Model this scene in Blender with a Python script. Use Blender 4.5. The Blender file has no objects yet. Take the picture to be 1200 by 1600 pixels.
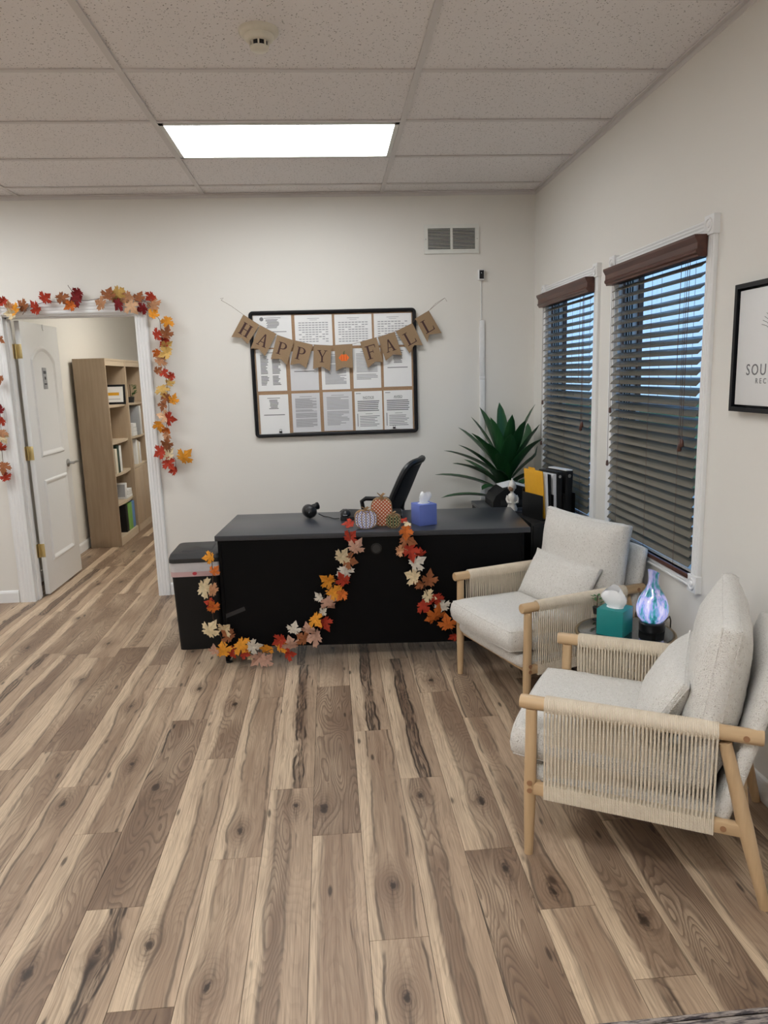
import bpy, bmesh, math, random
from mathutils import Vector, Matrix, noise
random.seed(7)
SC = bpy.context.scene
COL = SC.collection
PI = math.pi

# ------------------------------------------------------------------ camera
F_PX, YAW, PITCH, ROLL = 1145.38, .071985, .183949, .029419
CAM = Vector((-1.51954, -5.36784, 1.5567))
def cam_axes():
    cy, sy, cp, sp = math.cos(YAW), math.sin(YAW), math.cos(PITCH), math.sin(PITCH)
    f = Vector((sy*cp, cy*cp, -sp)); r = Vector((cy, -sy, 0)); d = f.cross(r)
    cr, sr = math.cos(ROLL), math.sin(ROLL)
    return cr*r + sr*d, -sr*r + cr*d, f
RX, DN, FW = cam_axes()
cd = bpy.data.cameras.new('camera'); cam = bpy.data.objects.new('camera', cd); COL.objects.link(cam)
cd.sensor_fit = 'VERTICAL'; cd.sensor_height = 36; cd.lens = F_PX/1600*36; cd.clip_start = .05; cd.clip_end = 500
cam.matrix_world = Matrix.Translation(CAM) @ Matrix((RX, -DN, -FW)).transposed().to_4x4()
SC.camera = cam
def hit(u, v, p, n):
    """point of the photograph's pixel on a plane that stands in the room"""
    d = RX*((u-600)/F_PX) + DN*((v-800)/F_PX) + FW
    n = Vector(n); return CAM + d*((Vector(p)-CAM).dot(n)/d.dot(n))
def on_back(u, v, y=0.): return hit(u, v, (0, y, 0), (0, 1, 0))

# ------------------------------------------------------------------ world, exposure
SC.view_settings.view_transform = 'Standard'; SC.view_settings.look = 'None'
SC.view_settings.gamma = 1; SC.view_settings.use_curve_mapping = False
SC.view_settings.exposure = 0.0
W = bpy.data.worlds.new('sky'); SC.world = W; W.use_nodes = True
wn = W.node_tree.nodes; wl = W.node_tree.links
bg = wn['Background']; wc = wn.new('ShaderNodeTexCoord'); wsep = wn.new('ShaderNodeSeparateXYZ'); wr_ = wn.new('ShaderNodeValToRGB')
wl.new(wc.outputs['Generated'], wsep.inputs[0]); wl.new(wsep.outputs[2], wr_.inputs[0]); wl.new(wr_.outputs[0], bg.inputs[0])
for el, (p_, c_) in zip((wr_.color_ramp.elements[0], wr_.color_ramp.elements[1]), ((0., (.50, .76, 1.10, 1)), (.45, (.24, .55, 1.05, 1)))): el.position = p_; el.color = c_
bg.inputs[1].default_value = 1.25
LAMP, LAMP_REAR = 13.0, 25.0           # radiance of the ceiling troffers
ADDED_LAMP_OFFICE = 24.0  # radiance of the unseen light added for the next room

# ------------------------------------------------------------------ node helpers / materials
MATS = {}
class Nt:
    def __init__(s, name):
        s.m = bpy.data.materials.new(name); s.m.use_nodes = True; s.t = s.m.node_tree
        s.b = s.t.nodes['Principled BSDF']; s.out = s.t.nodes['Material Output']; MATS[name] = s.m
    def n(s, typ, ins=None, **kw):
        nd = s.t.nodes.new('ShaderNode'+typ)
        for k, v in kw.items(): setattr(nd, k, v)
        for k, v in (ins or {}).items(): s.put(nd.inputs[k], v)
        return nd
    def put(s, sock, v):
        if hasattr(v, 'is_output') or isinstance(v, bpy.types.NodeSocket): s.t.links.new(v, sock)
        else: sock.default_value = v
    def m_(s, op, a, b=0., c=0., clamp=False):
        nd = s.n('Math', {0: a, 1: b, 2: c}, operation=op); nd.use_clamp = clamp; return nd.outputs[0]
    def mix(s, f, a, b, mode='MIX'):
        nd = s.t.nodes.new('ShaderNodeMix'); nd.data_type = 'RGBA'; nd.blend_type = mode
        col = lambda c: c if isinstance(c, bpy.types.NodeSocket) else (tuple(c)+(1,) if len(c) == 3 else c)
        s.put(nd.inputs[0], f); s.put(nd.inputs[6], col(a)); s.put(nd.inputs[7], col(b)); return nd.outputs[2]
    def ramp(s, f, stops, interp='LINEAR'):
        nd = s.t.nodes.new('ShaderNodeValToRGB'); nd.color_ramp.interpolation = interp; e = nd.color_ramp.elements
        while len(e) < len(stops): e.new(.5)
        for el, (p, c) in zip(e, stops):
            el.position = p; el.color = (c, c, c, 1) if isinstance(c, (int, float)) else tuple(c)+(1,)
        s.put(nd.inputs[0], f); return nd.outputs[0]
    def step(s, f, lo, hi):
        nd = s.n('MapRange', {0: f, 1: lo, 2: hi, 3: 0., 4: 1.}); nd.interpolation_type = 'SMOOTHSTEP'; return nd.outputs[0]
    def noise(s, vec, scale=5., detail=2., rough=.5):
        nd = s.n('TexNoise', {'Scale': scale, 'Detail': detail, 'Roughness': rough})
        if vec is not None: s.put(nd.inputs['Vector'], vec)
        return nd.outputs[0]
    def coord(s, kind='Object'): return s.n('TexCoord').outputs[kind]
    def mapv(s, vec, scale=(1, 1, 1), loc=(0, 0, 0), rot=(0, 0, 0)):
        return s.n('Mapping', {'Vector': vec, 'Scale': scale, 'Location': loc, 'Rotation': rot}).outputs[0]
    def bump(s, h, strength=.3, dist=.002):
        s.put(s.b.inputs['Normal'], s.n('Bump', {'Height': h, 'Strength': strength, 'Distance': dist}).outputs[0])
    def set(s, **kw):
        for k, v in kw.items():
            k = {'col': 'Base Color', 'rough': 'Roughness', 'metal': 'Metallic', 'spec': 'Specular IOR Level', 'ecol': 'Emission Color', 'es': 'Emission Strength', 'coat': 'Coat Weight', 'sub': 'Subsurface Weight', 'sheen': 'Sheen Weight', 'trans': 'Transmission Weight', 'alpha': 'Alpha'}[k]
            if isinstance(v, tuple) and len(v) == 3: v = v+(1,)
            s.put(s.b.inputs[k], v)
        return s
def flat(name, col, rough=.5, metal=0., spec=.5, var=.06, vs=30., bumpy=0., bs=200.):
    """plain material with a little tonal variation and fine relief"""
    t = Nt(name); v = t.noise(t.coord(), vs, 3)
    a = tuple(c*(1-var) for c in col); b = tuple(min(1, c*(1+var)) for c in col)
    t.set(col=t.mix(v, a, b), rough=rough, metal=metal, spec=spec)
    if bumpy: t.bump(t.noise(t.coord(), bs, 2), bumpy, .001)
    return t.m
def wood(name, light, dark, axis=1, sc=1., rough=.45):
    t = Nt(name); s = [38*sc]*3; s[axis] = 2.2*sc
    c = t.mapv(t.coord(), tuple(s)); a = t.noise(c, 1., 4, .6)
    s2 = [190*sc]*3; s2[axis] = 6*sc; b = t.noise(t.mapv(t.coord(), tuple(s2)), 1., 2)
    col = t.mix(t.step(a, .3, .72), light, dark); col = t.mix(t.m_('MULTIPLY', b, .35), col, dark)
    t.set(col=col, rough=rough); t.bump(b, .08, .001); return t.m

flat('wall_paint', (.76, .735, .69), .6, var=.015, vs=3, bumpy=.08, bs=350)
flat('trim_white', (.80, .80, .80), .38, var=.01)
flat('casing_white', (.80, .80, .80), .4, var=.01)
flat('grid_white', (.66, .63, .62), .5, var=.01)
t = Nt('ceiling_tile'); c = t.coord()
v = t.n('TexVoronoi', {'Vector': t.mapv(c, (1, 1, .1)), 'Scale': 95., 'Randomness': 1.}); d1 = t.step(v.outputs[0], .16, .30)
sel = t.step(t.noise(c, 60, 2), .42, .56); pit = t.m_('MAXIMUM', d1, sel)
v2 = t.n('TexVoronoi', {'Vector': t.mapv(c, (1, 1.5, .1)), 'Scale': 260.}); d2 = t.step(v2.outputs[0], .1, .32)
h = t.m_('MULTIPLY', pit, t.m_('ADD', .85, t.m_('MULTIPLY', d2, .15)))
t.set(col=t.mix(h, (.22, .20, .195), (.83, .80, .80)), rough=.9, spec=.1); t.bump(h, .4, .002)
flat('metal_white', (.72, .72, .68), .4); flat('plastic_cream', (.72, .68, .58), .4)
flat('black_hole', (.015, .015, .015), .8)
t = Nt('troffer_diffuser'); t.set(col=(.9, .9, .9), ecol=(.965, 1., 1.015), es=LAMP, rough=.4)
t = Nt('troffer_diffuser_rear'); t.set(col=(.9, .9, .9), ecol=(.965, 1., 1.015), es=LAMP_REAR, rough=.4)
t = Nt('added_diffuser_office'); t.set(col=(.9, .9, .9), ecol=(1., .96, .87), es=ADDED_LAMP_OFFICE, rough=.4)
t = Nt('pane_glass'); g = t.n('BsdfGlossy', {'Color': (1, 1, 1, 1), 'Roughness': .02}); tr = t.n('BsdfTransparent', {'Color': (.96, .98, .98, 1)})
mx = t.n('MixShader', {0: .06, 1: tr.outputs[0], 2: g.outputs[0]}); t.t.links.new(mx.outputs[0], t.out.inputs[0])
t = Nt('tinted_glass'); g = t.n('BsdfGlossy', {'Color': (1, 1, 1, 1), 'Roughness': .03}); tr = t.n('BsdfTransparent', {'Color': (.42, .46, .50, 1)})
lw = t.n('LayerWeight', {'Blend': .35}); mx = t.n('MixShader', {0: t.m_('ADD', t.m_('MULTIPLY', lw.outputs[0], .7), .12), 1: tr.outputs[0], 2: g.outputs[0]}); t.t.links.new(mx.outputs[0], t.out.inputs[0])
wood('valance_wood', (.105, .036, .022), (.055, .016, .010), 1, 1, .35)
t = Nt('slat_wood'); n_ = t.noise(t.mapv(t.coord(), (60, 2, 60)), 1, 3)
t.set(col=t.mix(n_, (.105, .094, .072), (.155, .138, .108)), rough=.25, spec=.6)
wood('sash_wood', (.16, .075, .045), (.08, .035, .02), 2, 1, .4)
flat('brown_cord', (.09, .045, .03), .7)
wood('chair_wood', (.63, .44, .255), (.50, .335, .185), 2, .9, .38)
wood('chair_wood_y', (.63, .44, .255), (.50, .335, .185), 1, .9, .38)
flat('wood_plug', (.33, .17, .085), .45)
t = Nt('boucle'); c = t.coord(); f1 = t.noise(t.mapv(c, (240, 240, 150)), 1, 2, .6); f2 = t.noise(t.mapv(c, (70, 70, 70)), 1, 3)
fl_ = t.step(f1, .61, .68); col = t.mix(f2, (.64, .605, .555), (.80, .775, .735)); col = t.mix(t.m_('MULTIPLY', fl_, .62), col, (.25, .20, .16))
t.set(col=col, rough=.95, spec=.15, sheen=.25)
wv = t.n('TexVoronoi', {'Vector': c, 'Scale': 260.}); t.bump(t.m_('ADD', t.m_('MULTIPLY', wv.outputs[0], .8), f2), .75, .004)
t = Nt('rope'); c = t.coord(); tw = t.n('TexWave', {'Vector': t.mapv(c, (1, 1, 1), rot=(.6, .5, 0)), 'Scale': 85., 'Distortion': .4}); n_ = t.noise(c, 40, 2)
t.set(col=t.mix(n_, (.66, .56, .43), (.80, .71, .58)), rough=.85, spec=.2); t.bump(tw.outputs[1], .6, .0012)
# laptop black desk etc
flat('desk_top_reflect', (.034, .038, .047), .30, var=.12, bumpy=.05, bs=500)  # black top; blue-grey reflection of window and wall put into its colour
flat('desk_black', (.0025, .0025, .0032), .55, var=.2, spec=.12)
flat('black_plastic', (.007, .007, .008), .38, spec=.4); flat('black_matte', (.006, .006, .0065), .55, spec=.3); flat('grey_plastic', (.022, .022, .024), .5, bumpy=.1)
flat('black_frame', (.005, .005, .007), .38, spec=.25); flat('black_metal', (.02, .02, .02), .35, .6)
t = Nt('chair_mesh'); c = t.coord(); ck = t.n('TexChecker', {'Vector': c, 'Scale': 300.}); t.set(col=t.mix(ck.outputs[1], (.012, .012, .014), (.035, .035, .04)), rough=.7)
flat('cork', (.36, .225, .13), .85, var=.25, vs=150); flat('paper', (.80, .80, .80), .35, var=.01); flat('paper_grey', (.66, .66, .68), .35, var=.02)
flat('ink', (.17, .17, .18), .7); flat('ink_dark', (.03, .03, .035), .7); flat('ink_light', (.36, .36, .38), .7)
t = Nt('burlap'); c = t.coord('Object'); a = t.n('TexWave', {'Vector': c, 'Scale': 160., 'Distortion': 1.}, bands_direction='X'); b = t.n('TexWave', {'Vector': c, 'Scale': 160., 'Distortion': 1.}, bands_direction='Z')
w_ = t.m_('MULTIPLY', a.outputs[1], b.outputs[1]); t.set(col=t.mix(w_, (.27, .18, .105), (.46, .33, .215)), rough=.95, spec=.1); t.bump(w_, .4, .001)
flat('letter_brown', (.055, .022, .02), .8); flat('pumpkin_orange', (.85, .16, .02), .7); flat('stem_green', (.03, .10, .03), .7)
flat('twine', (.50, .40, .28), .9); flat('twine_dark', (.16, .10, .06), .9); flat('vine', (.09, .05, .035), .8)
LEAFC = {'R': (.42, .045, .022), 'D': (.20, .014, .016), 'Y': (.80, .33, .035), 'O': (.62, .16, .03), 'B': (.33, .12, .05), 'T': (.50, .25, .13), 'G': (.66, .42, .13), 'C': (.74, .60, .38), 'P': (.60, .36, .27), 'W': (.70, .64, .55), 'K': (.80, .50, .30)}
for k, c_ in LEAFC.items():
    t = Nt('leaf_'+k); co = t.coord(); n_ = t.noise(co, 55, 3, .6); s_ = t.n('SeparateXYZ', {0: co})
    ang = t.m_('ABSOLUTE', t.m_('SINE', t.m_('MULTIPLY', t.m_('ARCTAN2', s_.outputs[0], t.m_('ADD', s_.outputs[1], .012)), 4.5)))
    vein = t.m_('SUBTRACT', 1., t.step(ang, .0, .22))
    dk = tuple(x*.55 for x in c_); t.set(col=t.mix(t.m_('MULTIPLY', vein, .6), t.mix(t.step(n_, .35, .7), c_, tuple(x*.78 for x in c_)), dk), rough=.75, spec=.2)
flat('brass', (.62, .43, .17), .3, 1.); flat('gold_dark', (.34, .25, .14), .35, .9); flat('hinge_brass', (.70, .56, .27), .28, .9); flat('nickel', (.42, .42, .42), .3, 1.)
wood('bookcase_side', (.46, .355, .25), (.38, .285, .195), 2, .8, .5)
wood('bookcase_shelf', (.56, .455, .335), (.48, .38, .27), 1, .8, .5)
flat('teal_box', (.008, .235, .235), .42, var=.04); flat('violet_box', (.12, .17, .50), .5, var=.04); flat('tissue', (.82, .83, .85), .9, var=.02)
flat('yellow_folder', (.72, .36, .015), .6, var=.08); flat('bin_liner', (.62, .60, .62), .35, var=.1); flat('liner_tie', (.55, .05, .07), .4); flat('liner_pink', (.62, .42, .43), .4)
flat('binder_grey', (.33, .34, .36), .5); flat('binder_green', (.16, .36, .07), .5); flat('binder_blue', (.11, .24, .50), .5); flat('white_plastic', (.76, .76, .76), .4); flat('book_cream', (.70, .64, .52), .6); flat('book_dark', (.02, .05, .035), .5)
t = Nt('dracaena_leaf'); c = t.coord(); n_ = t.noise(t.mapv(c, (90, 4, 1)), 1, 2); t.set(col=t.mix(n_, (.008, .050, .016), (.026, .115, .034)), rough=.36)
flat('green_leaf', (.05, .14, .03), .5, var=.3); flat('stem_brown', (.10, .07, .04), .8); flat('soil', (.03, .02, .015), .9); flat('pot_black', (.015, .015, .016), .4)
flat('statue_white', (.70, .67, .62), .5, var=.15, vs=60); flat('statue_gold', (.30, .17, .10), .4, .3)
t = Nt('rug_weave'); c = t.coord(); a = t.noise(t.mapv(c, (16, 160, 1)), 1, 3, .7); b = t.noise(t.mapv(c, (120, 300, 1)), 1, 2)
t.set(col=t.mix(t.step(a, .38, .6), (.07, .06, .065), (.36, .31, .28)), rough=.95, spec=.1); t.bump(b, .9, .004)
t = Nt('grass'); n_ = t.noise(t.coord(), 2.5, 5, .7); t.set(col=t.mix(n_, (.06, .13, .03), (.16, .26, .07)), rough=.9)
t = Nt('concrete'); n_ = t.noise(t.coord(), 6, 4); t.set(col=t.mix(n_, (.55, .56, .58), (.68, .69, .71)), rough=.8)
flat('siding', (.62, .60, .58), .7); flat('roof_shingle', (.10, .09, .09), .8); flat('asphalt', (.22, .22, .23), .9)
# marbled lamp glass
t = Nt('lamp_glass'); c = t.coord(); n1 = t.noise(t.mapv(c, (38, 38, 8)), 1, 3, .6); n2 = t.noise(t.mapv(c, (40, 40, 14), (3, 1, 7)), 1, 2)
col = t.ramp(n1, [(.34, (.010, .13, .15)), (.45, (.07, .34, .44)), (.52, (.36, .38, .82)), (.66, (.72, .70, .95))])
z_ = t.n('SeparateXYZ', {0: c}).outputs[2]; low = t.m_('SUBTRACT', 1., t.step(z_, .08, .20))
t.set(col=col, rough=.08, ecol=col, es=t.m_('ADD', .06, t.m_('MULTIPLY', low, .62)), coat=.6)
def dots(name, base, dot, scale, sep=.28):
    t = Nt(name); c = t.coord(); v = t.n('TexVoronoi', {'Vector': t.mapv(c, (1, .001, 1), rot=(0, .785, 0)), 'Scale': scale, 'Randomness': 0.}); t.set(col=t.mix(t.step(v.outputs[0], sep, sep+.06), dot, base), rough=.6)
dots('dots_white', (.80, .80, .84), (.16, .18, .62), 95., .30); dots('dots_orange', (.50, .09, .02), (.85, .72, .58), 72., .30); dots('dots_green', (.012, .03, .012), (.46, .52, .26), 80., .28)
flat('raffia', (.30, .18, .085), .8, var=.2)

# hickory vinyl plank: tone/band/crack in the object colour, knot position in a property
t = Nt('plank'); c = t.coord(); S = t.n('SeparateXYZ', {0: c}); x, y = S.outputs[0], S.outputs[1]
oi = t.n('ObjectInfo'); seed = t.m_('MULTIPLY', oi.outputs['Random'], 90.)
cs = t.n('SeparateColor', {0: oi.outputs['Color']}); tone, cen, hw = cs.outputs[0], cs.outputs[1], cs.outputs[2]; crack = oi.outputs['Alpha']
kn = t.n('Attribute', attribute_type='OBJECT', attribute_name='knot'); K = t.n('SeparateXYZ', {0: kn.outputs['Vector']}); kx, ky, kr = K.outputs
dx = t.m_('SUBTRACT', x, kx); dy = t.m_('MULTIPLY', t.m_('SUBTRACT', y, ky), .55)
kd = t.m_('SQRT', t.m_('ADD', t.m_('MULTIPLY', dx, dx), t.m_('MULTIPLY', dy, dy)))
fall = t.m_('EXPONENT', t.m_('MULTIPLY', t.m_('MULTIPLY', kd, kd), -420.))
def vec(a, b, c_): return t.n('CombineXYZ', {0: a, 1: b, 2: c_}).outputs[0]
mul = lambda a, b: t.m_('MULTIPLY', a, b)
add = lambda a, b: t.m_('ADD', a, b)
sub = lambda a, b: t.m_('SUBTRACT', a, b)
w1 = sub(t.noise(vec(mul(x, 3.), mul(y, 1.0), seed), 1., 2.), .5)
w2 = sub(t.noise(vec(mul(x, 14.), mul(y, 4.), seed), 1., 2.), .5)
xw = add(add(x, mul(w1, .075)), mul(w2, .016))
has = t.step(kr, .001, .004)
xw = sub(xw, mul(mul(mul(dx, fall), .75), has))
d = t.m_('ABSOLUTE', sub(xw, sub(mul(cen, .168), .084)))
hwm = mul(hw, .168)
edge = sub(hwm, d)
band = t.step(add(edge, mul(sub(t.noise(vec(mul(x, 30.), mul(y, 3.), add(seed, 2.)), 1., 3.), .5), .03)), -.018, .014)
med = t.noise(vec(mul(xw, 48.), mul(y, 1.6), seed), 1., 3., .6)
fine = t.noise(vec(mul(xw, 260.), mul(y, 6.), seed), 1., 2.)
fine_ = t.noise(vec(mul(x, 60.), mul(y, 30.), seed), 1., 2.)
low = t.noise(vec(mul(xw, 7.), mul(y, 2.2), add(seed, 17.)), 1., 3.)
rf = t.noise(vec(mul(xw, 10.), mul(y, 1.7), add(seed, 9.)), 1., 1.)
rings = t.m_('FRACT', add(mul(rf, 26.), mul(fine_, .35))); ringl = mul(t.step(rings, .35, .92), t.m_('SUBTRACT', 1., t.step(rings, .92, 1.)))
PALE, TAN, BROWN, DARK = (.635, .485, .338), (.43, .308, .21), (.190, .124, .082), (.026, .016, .011)
sided = t.step(sub(xw, sub(mul(cen, .168), .084)), -.01, .03)
base = t.mix(t.step(add(med, mul(sub(sided, .35), .35)), .30, .70), PALE, t.mix(tone, (.485, .352, .245), TAN))
fade = add(.35, mul(t.step(t.noise(vec(mul(xw, 5.), mul(y, 1.6), add(seed, 51.)), 1., 2.), .32, .60), .65))
bcol = t.mix(tone, TAN, BROWN)
bcol = t.mix(t.step(med, .3, .75), bcol, t.mix(tone, (.29, .19, .125), (.20, .127, .083)))
col = t.mix(mul(band, fade), base, bcol)
col = t.mix(mul(t.step(low, .38, .72), .30), col, t.mix(tone, (.34, .235, .16), (.16, .10, .068)))
col = t.mix(mul(ringl, add(.12, mul(mul(band, tone), .62))), col, t.mix(tone, (.20, .125, .08), (.085, .05, .034)))
col = t.mix(mul(t.step(fine, .38, .72), .42), col, (.15, .098, .066))
# dark seams along the heartwood, checks, knots
sm = t.noise(vec(mul(xw, 6.), mul(y, 5.), add(seed, 31.)), 1., 3.)
seam = mul(t.m_('SUBTRACT', 1., t.step(t.m_('ABSOLUTE', add(edge, mul(sub(sm, .5), .03))), .001, .0075)), t.step(sm, .36, .5))
core = mul(mul(t.step(edge, .0, .012), t.step(t.noise(vec(mul(xw, 90.), mul(y, 7.), seed), 1., 3., .7), .44, .60)), mul(t.step(crack, .55, .9), t.m_('SUBTRACT', 1., t.step(hw, .2, .35))))
chk = t.step(t.noise(vec(mul(xw, 105.), mul(y, 4.2), add(seed, 4.)), 1., 2.), .65, .75)
spk = t.n('TexVoronoi', {'Vector': vec(mul(xw, 17.), mul(y, 4.5), seed), 'Scale': 1.}); spd = t.m_('SUBTRACT', 1., t.step(spk.outputs[0], .06, .16))
dk = t.m_('MAXIMUM', t.m_('MAXIMUM', mul(seam, t.m_('MINIMUM', add(crack, .15), 1.)), mul(core, .85)), t.m_('MAXIMUM', mul(chk, add(.40, mul(crack, .45))), mul(mul(spd, t.step(t.n('SeparateColor', {0: spk.outputs[1]}).outputs[0], .48, .54)), .85)))
kno = t.noise(vec(mul(x, 70.), mul(y, 40.), seed), 1., 2.)
kk = t.m_('SUBTRACT', 1., t.step(add(kd, mul(sub(kno, .5), .024)), mul(kr, .40), mul(kr, 1.2)))
kst = mul(mul(t.m_('EXPONENT', mul(mul(dx, dx), -5200.)), t.m_('EXPONENT', mul(mul(dy, dy), -330.))), t.step(t.noise(vec(mul(x, 130.), mul(y, 9.), add(seed, 77.)), 1., 2.), .46, .62))
kk = t.m_('MAXIMUM', kk, mul(kst, .75))
kring = mul(t.step(t.m_('SINE', mul(add(kd, mul(sub(kno, .5), .004)), 620.)), .2, .9), t.m_('EXPONENT', mul(kd, -38.)))
halo = t.m_('EXPONENT', mul(mul(kd, kd), -620.))
col = t.mix(mul(mul(halo, has), .60), col, (.165, .102, .066))
col = t.mix(mul(mul(kring, has), .65), col, (.09, .052, .034))
dk = t.m_('MAXIMUM', dk, mul(mul(kk, has), .97))
col = t.mix(mul(dk, .92), col, DARK)
t.set(col=col, rough=add(.36, mul(fine, .14)), spec=.42)
t.bump(sub(fine, mul(dk, 1.5)), .12, .0012)
flat('floor_core', (.02, .015, .012), .8)

# ------------------------------------------------------------------ mesh helpers
def rotz(a): return Matrix.Rotation(a, 4, 'Z')
class MB:
    def __init__(s): s.v = []; s.f = []; s.sm = []
    def add(s, vs, fs, smooth=False):
        o = len(s.v); s.v += [tuple(v) for v in vs]; s.f += [tuple(i+o for i in f) for f in fs]; s.sm += [smooth]*len(fs); return s
    def box(s, a, b, bev=0., mat=None, seg=2):
        x0, y0, z0 = (min(p, q) for p, q in zip(a, b)); x1, y1, z1 = (max(p, q) for p, q in zip(a, b))
        vs = [(x0, y0, z0), (x1, y0, z0), (x1, y1, z0), (x0, y1, z0), (x0, y0, z1), (x1, y0, z1), (x1, y1, z1), (x0, y1, z1)]
        fs = [(0, 3, 2, 1), (4, 5, 6, 7), (0, 1, 5, 4), (1, 2, 6, 5), (2, 3, 7, 6), (3, 0, 4, 7)]
        if bev:
            bm = bmesh.new(); bv = [bm.verts.new(v) for v in vs]
            for f in fs: bm.faces.new([bv[i] for i in f])
            bmesh.ops.bevel(bm, geom=bm.edges[:], offset=bev, segments=seg, affect='EDGES', profile=.5, clamp_overlap=True)
            bm.verts.index_update(); vs = [v.co.copy() for v in bm.verts]; fs = [tuple(v.index for v in f.verts) for f in bm.faces]; bm.free()
        if mat is not None: vs = [mat @ Vector(v) for v in vs]
        return s.add(vs, fs, bool(bev))
    def tube(s, pts, r, n=8, closed=False, caps=True):
        pts = [Vector(p) for p in pts]; m = len(pts); rs = r if isinstance(r, (list, tuple)) else [r]*m
        vs = []; prev = None
        for i, p in enumerate(pts):
            a = pts[(i-1) % m] if (closed or i > 0) else p; b = pts[(i+1) % m] if (closed or i < m-1) else p
            tg = (b-a).normalized()
            if prev is None:
                up = Vector((0, 0, 1)) if abs(tg.z) < .9 else Vector((1, 0, 0)); u = tg.cross(up).normalized()
            else:
                u = (prev - tg*prev.dot(tg)).normalized()
            prev = u; w = tg.cross(u)
            for k in range(n):
                an = 2*PI*k/n; vs.append(p + (u*math.cos(an)+w*math.sin(an))*rs[i])
        fs = []
        for i in range(m if closed else m-1):
            j = (i+1) % m
            for k in range(n): fs.append((i*n+k, i*n+(k+1) % n, j*n+(k+1) % n, j*n+k))
        if caps and not closed: fs.append(tuple(range(n))[::-1]); fs.append(tuple((m-1)*n+k for k in range(n)))
        return s.add(vs, fs, True)
    def lathe(s, prof, n=24, c=(0, 0, 0), mat=None, caps=True):
        vs = [(c[0]+r*math.cos(2*PI*k/n), c[1]+r*math.sin(2*PI*k/n), c[2]+z) for r, z in prof for k in range(n)]
        fs = [(i*n+k, i*n+(k+1) % n, (i+1)*n+(k+1) % n, (i+1)*n+k) for i in range(len(prof)-1) for k in range(n)]
        if caps: fs.append(tuple(range(n))[::-1]); fs.append(tuple((len(prof)-1)*n+k for k in range(n)))
        if mat is not None: vs = [mat @ Vector(v) for v in vs]
        return s.add(vs, fs, True)
    def prism(s, poly, ext, smooth=False):
        """poly: 3-D points of a planar outline, ext: extrusion vector"""
        n = len(poly); e = Vector(ext); a = [Vector(p) for p in poly]
        return s.add(a+[p+e for p in a], [tuple(range(n))[::-1], tuple(range(n, 2*n))]+[(i, (i+1) % n, (i+1) % n+n, i+n) for i in range(n)], smooth)
    def rects(s, lst, y, th=.0006):
        """thin printed strips (x0,z0,x1,z1) facing -y"""
        for x0, z0, x1, z1 in lst: s.box((x0, y-th, z0), (x1, y, z1))
        return s
    def mesh(s, name):
        me = bpy.data.meshes.new(name); me.from_pydata([tuple(v) for v in s.v], [], s.f)
        me.polygons.foreach_set('use_smooth', s.sm); me.update()
        bm = bmesh.new(); bm.from_mesh(me); bmesh.ops.recalc_face_normals(bm, faces=bm.faces); bm.to_mesh(me); bm.free()
        if any(s.sm): me.set_sharp_from_angle(angle=math.radians(42))
        return me
    def obj(s, name, mat, parent=None, **kw): return link(name, s.mesh(name), mat, parent, **kw)
def link(name, me, mat, parent=None, **kw):
    if mat and not me.materials: me.materials.append(MATS[mat])
    o = bpy.data.objects.new(name, me); COL.objects.link(o)
    if parent: o.parent = parent
    for k, v in kw.items(): o[k] = v
    return o
def box(a, b, bev=0., mat=None, seg=2): return MB().box(a, b, bev, mat, seg)
def thing(name, label, cat, loc=(0, 0, 0), rz=0., group=None):
    o = bpy.data.objects.new(name, None); COL.objects.link(o); o.location = loc; o.rotation_euler = (0, 0, rz); o.empty_display_size = .05
    return tag(o, label, cat, group)
def tag(o, label, cat, group=None):
    o['label'] = label; o['category'] = cat
    if group: o['group'] = group
    return o
def struct(o, label=None):
    o['kind'] = 'structure'
    if label: o['label'] = label
    return o
def dup(root, loc=None, rz=None, label=None):
    def cp(o, par):
        c = o.copy(); COL.objects.link(c); c.parent = par
        for ch in o.children: cp(ch, c)
        return c
    r = cp(root, None)
    if loc is not None: r.location = loc
    if rz is not None: r.rotation_euler = (0, 0, rz)
    if label: r['label'] = label
    return r
def text_mesh(txt, size, name, space=1.):
    cu = bpy.data.curves.new(name, 'FONT'); cu.body = txt; cu.size = size; cu.space_character = space; cu.extrude = .0004; cu.resolution_u = 3
    o = bpy.data.objects.new(name, cu); me = bpy.data.meshes.new_from_object(o); bpy.data.objects.remove(o); return me

# ================================================================== SETTING
H = 2.80
XL, YF = -5.4, -7.6           # left wall, wall behind the camera
DX0, DX1, DZ = -3.712, -2.825, 2.025   # doorway
WT = .12
def wall(name, boxes, mat='wall_paint', label=None):
    m = MB()
    for a, b in boxes: m.box(a, b)
    return struct(m.obj(name, mat), label)
wall('wall_back', [((XL-.1, 0, 0), (DX0-.012, WT, H)), ((DX1+.012, 0, 0), (.16, WT, H)), ((DX0-.012, 0, DZ+.012), (DX1+.012, WT, H))], label='off-white painted back wall with the bulletin board')
WIN = [(-2.47, -1.545), (-1.245, -.32)]; WZ0, WZ1 = .69, 2.06
wall('wall_right', [((0, YF, 0), (.13, 0, WZ0)), ((0, YF, WZ1), (.13, 0, H)), ((0, YF, WZ0), (.13, WIN[0][0], WZ1)), ((0, WIN[0][1], WZ0), (.13, WIN[1][0], WZ1)), ((0, WIN[1][1], WZ0), (.13, 0, WZ1))], label='off-white painted wall with two windows')
wall('wall_left', [((XL-.12, YF, 0), (XL, 0, H))])
wall('wall_front', [((XL-.12, YF-.12, 0), (.16, YF, H))])
OX0, OX1, OY1 = -3.885, -.9, 4.6
wall('wall_office_left', [((OX0-.1, WT, 0), (OX0, OY1, H))], label='cream wall of the next room behind the bookcases')
wall('wall_office_back', [((OX0-.1, OY1, 0), (OX1+.1, OY1+.1, H))])
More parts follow.
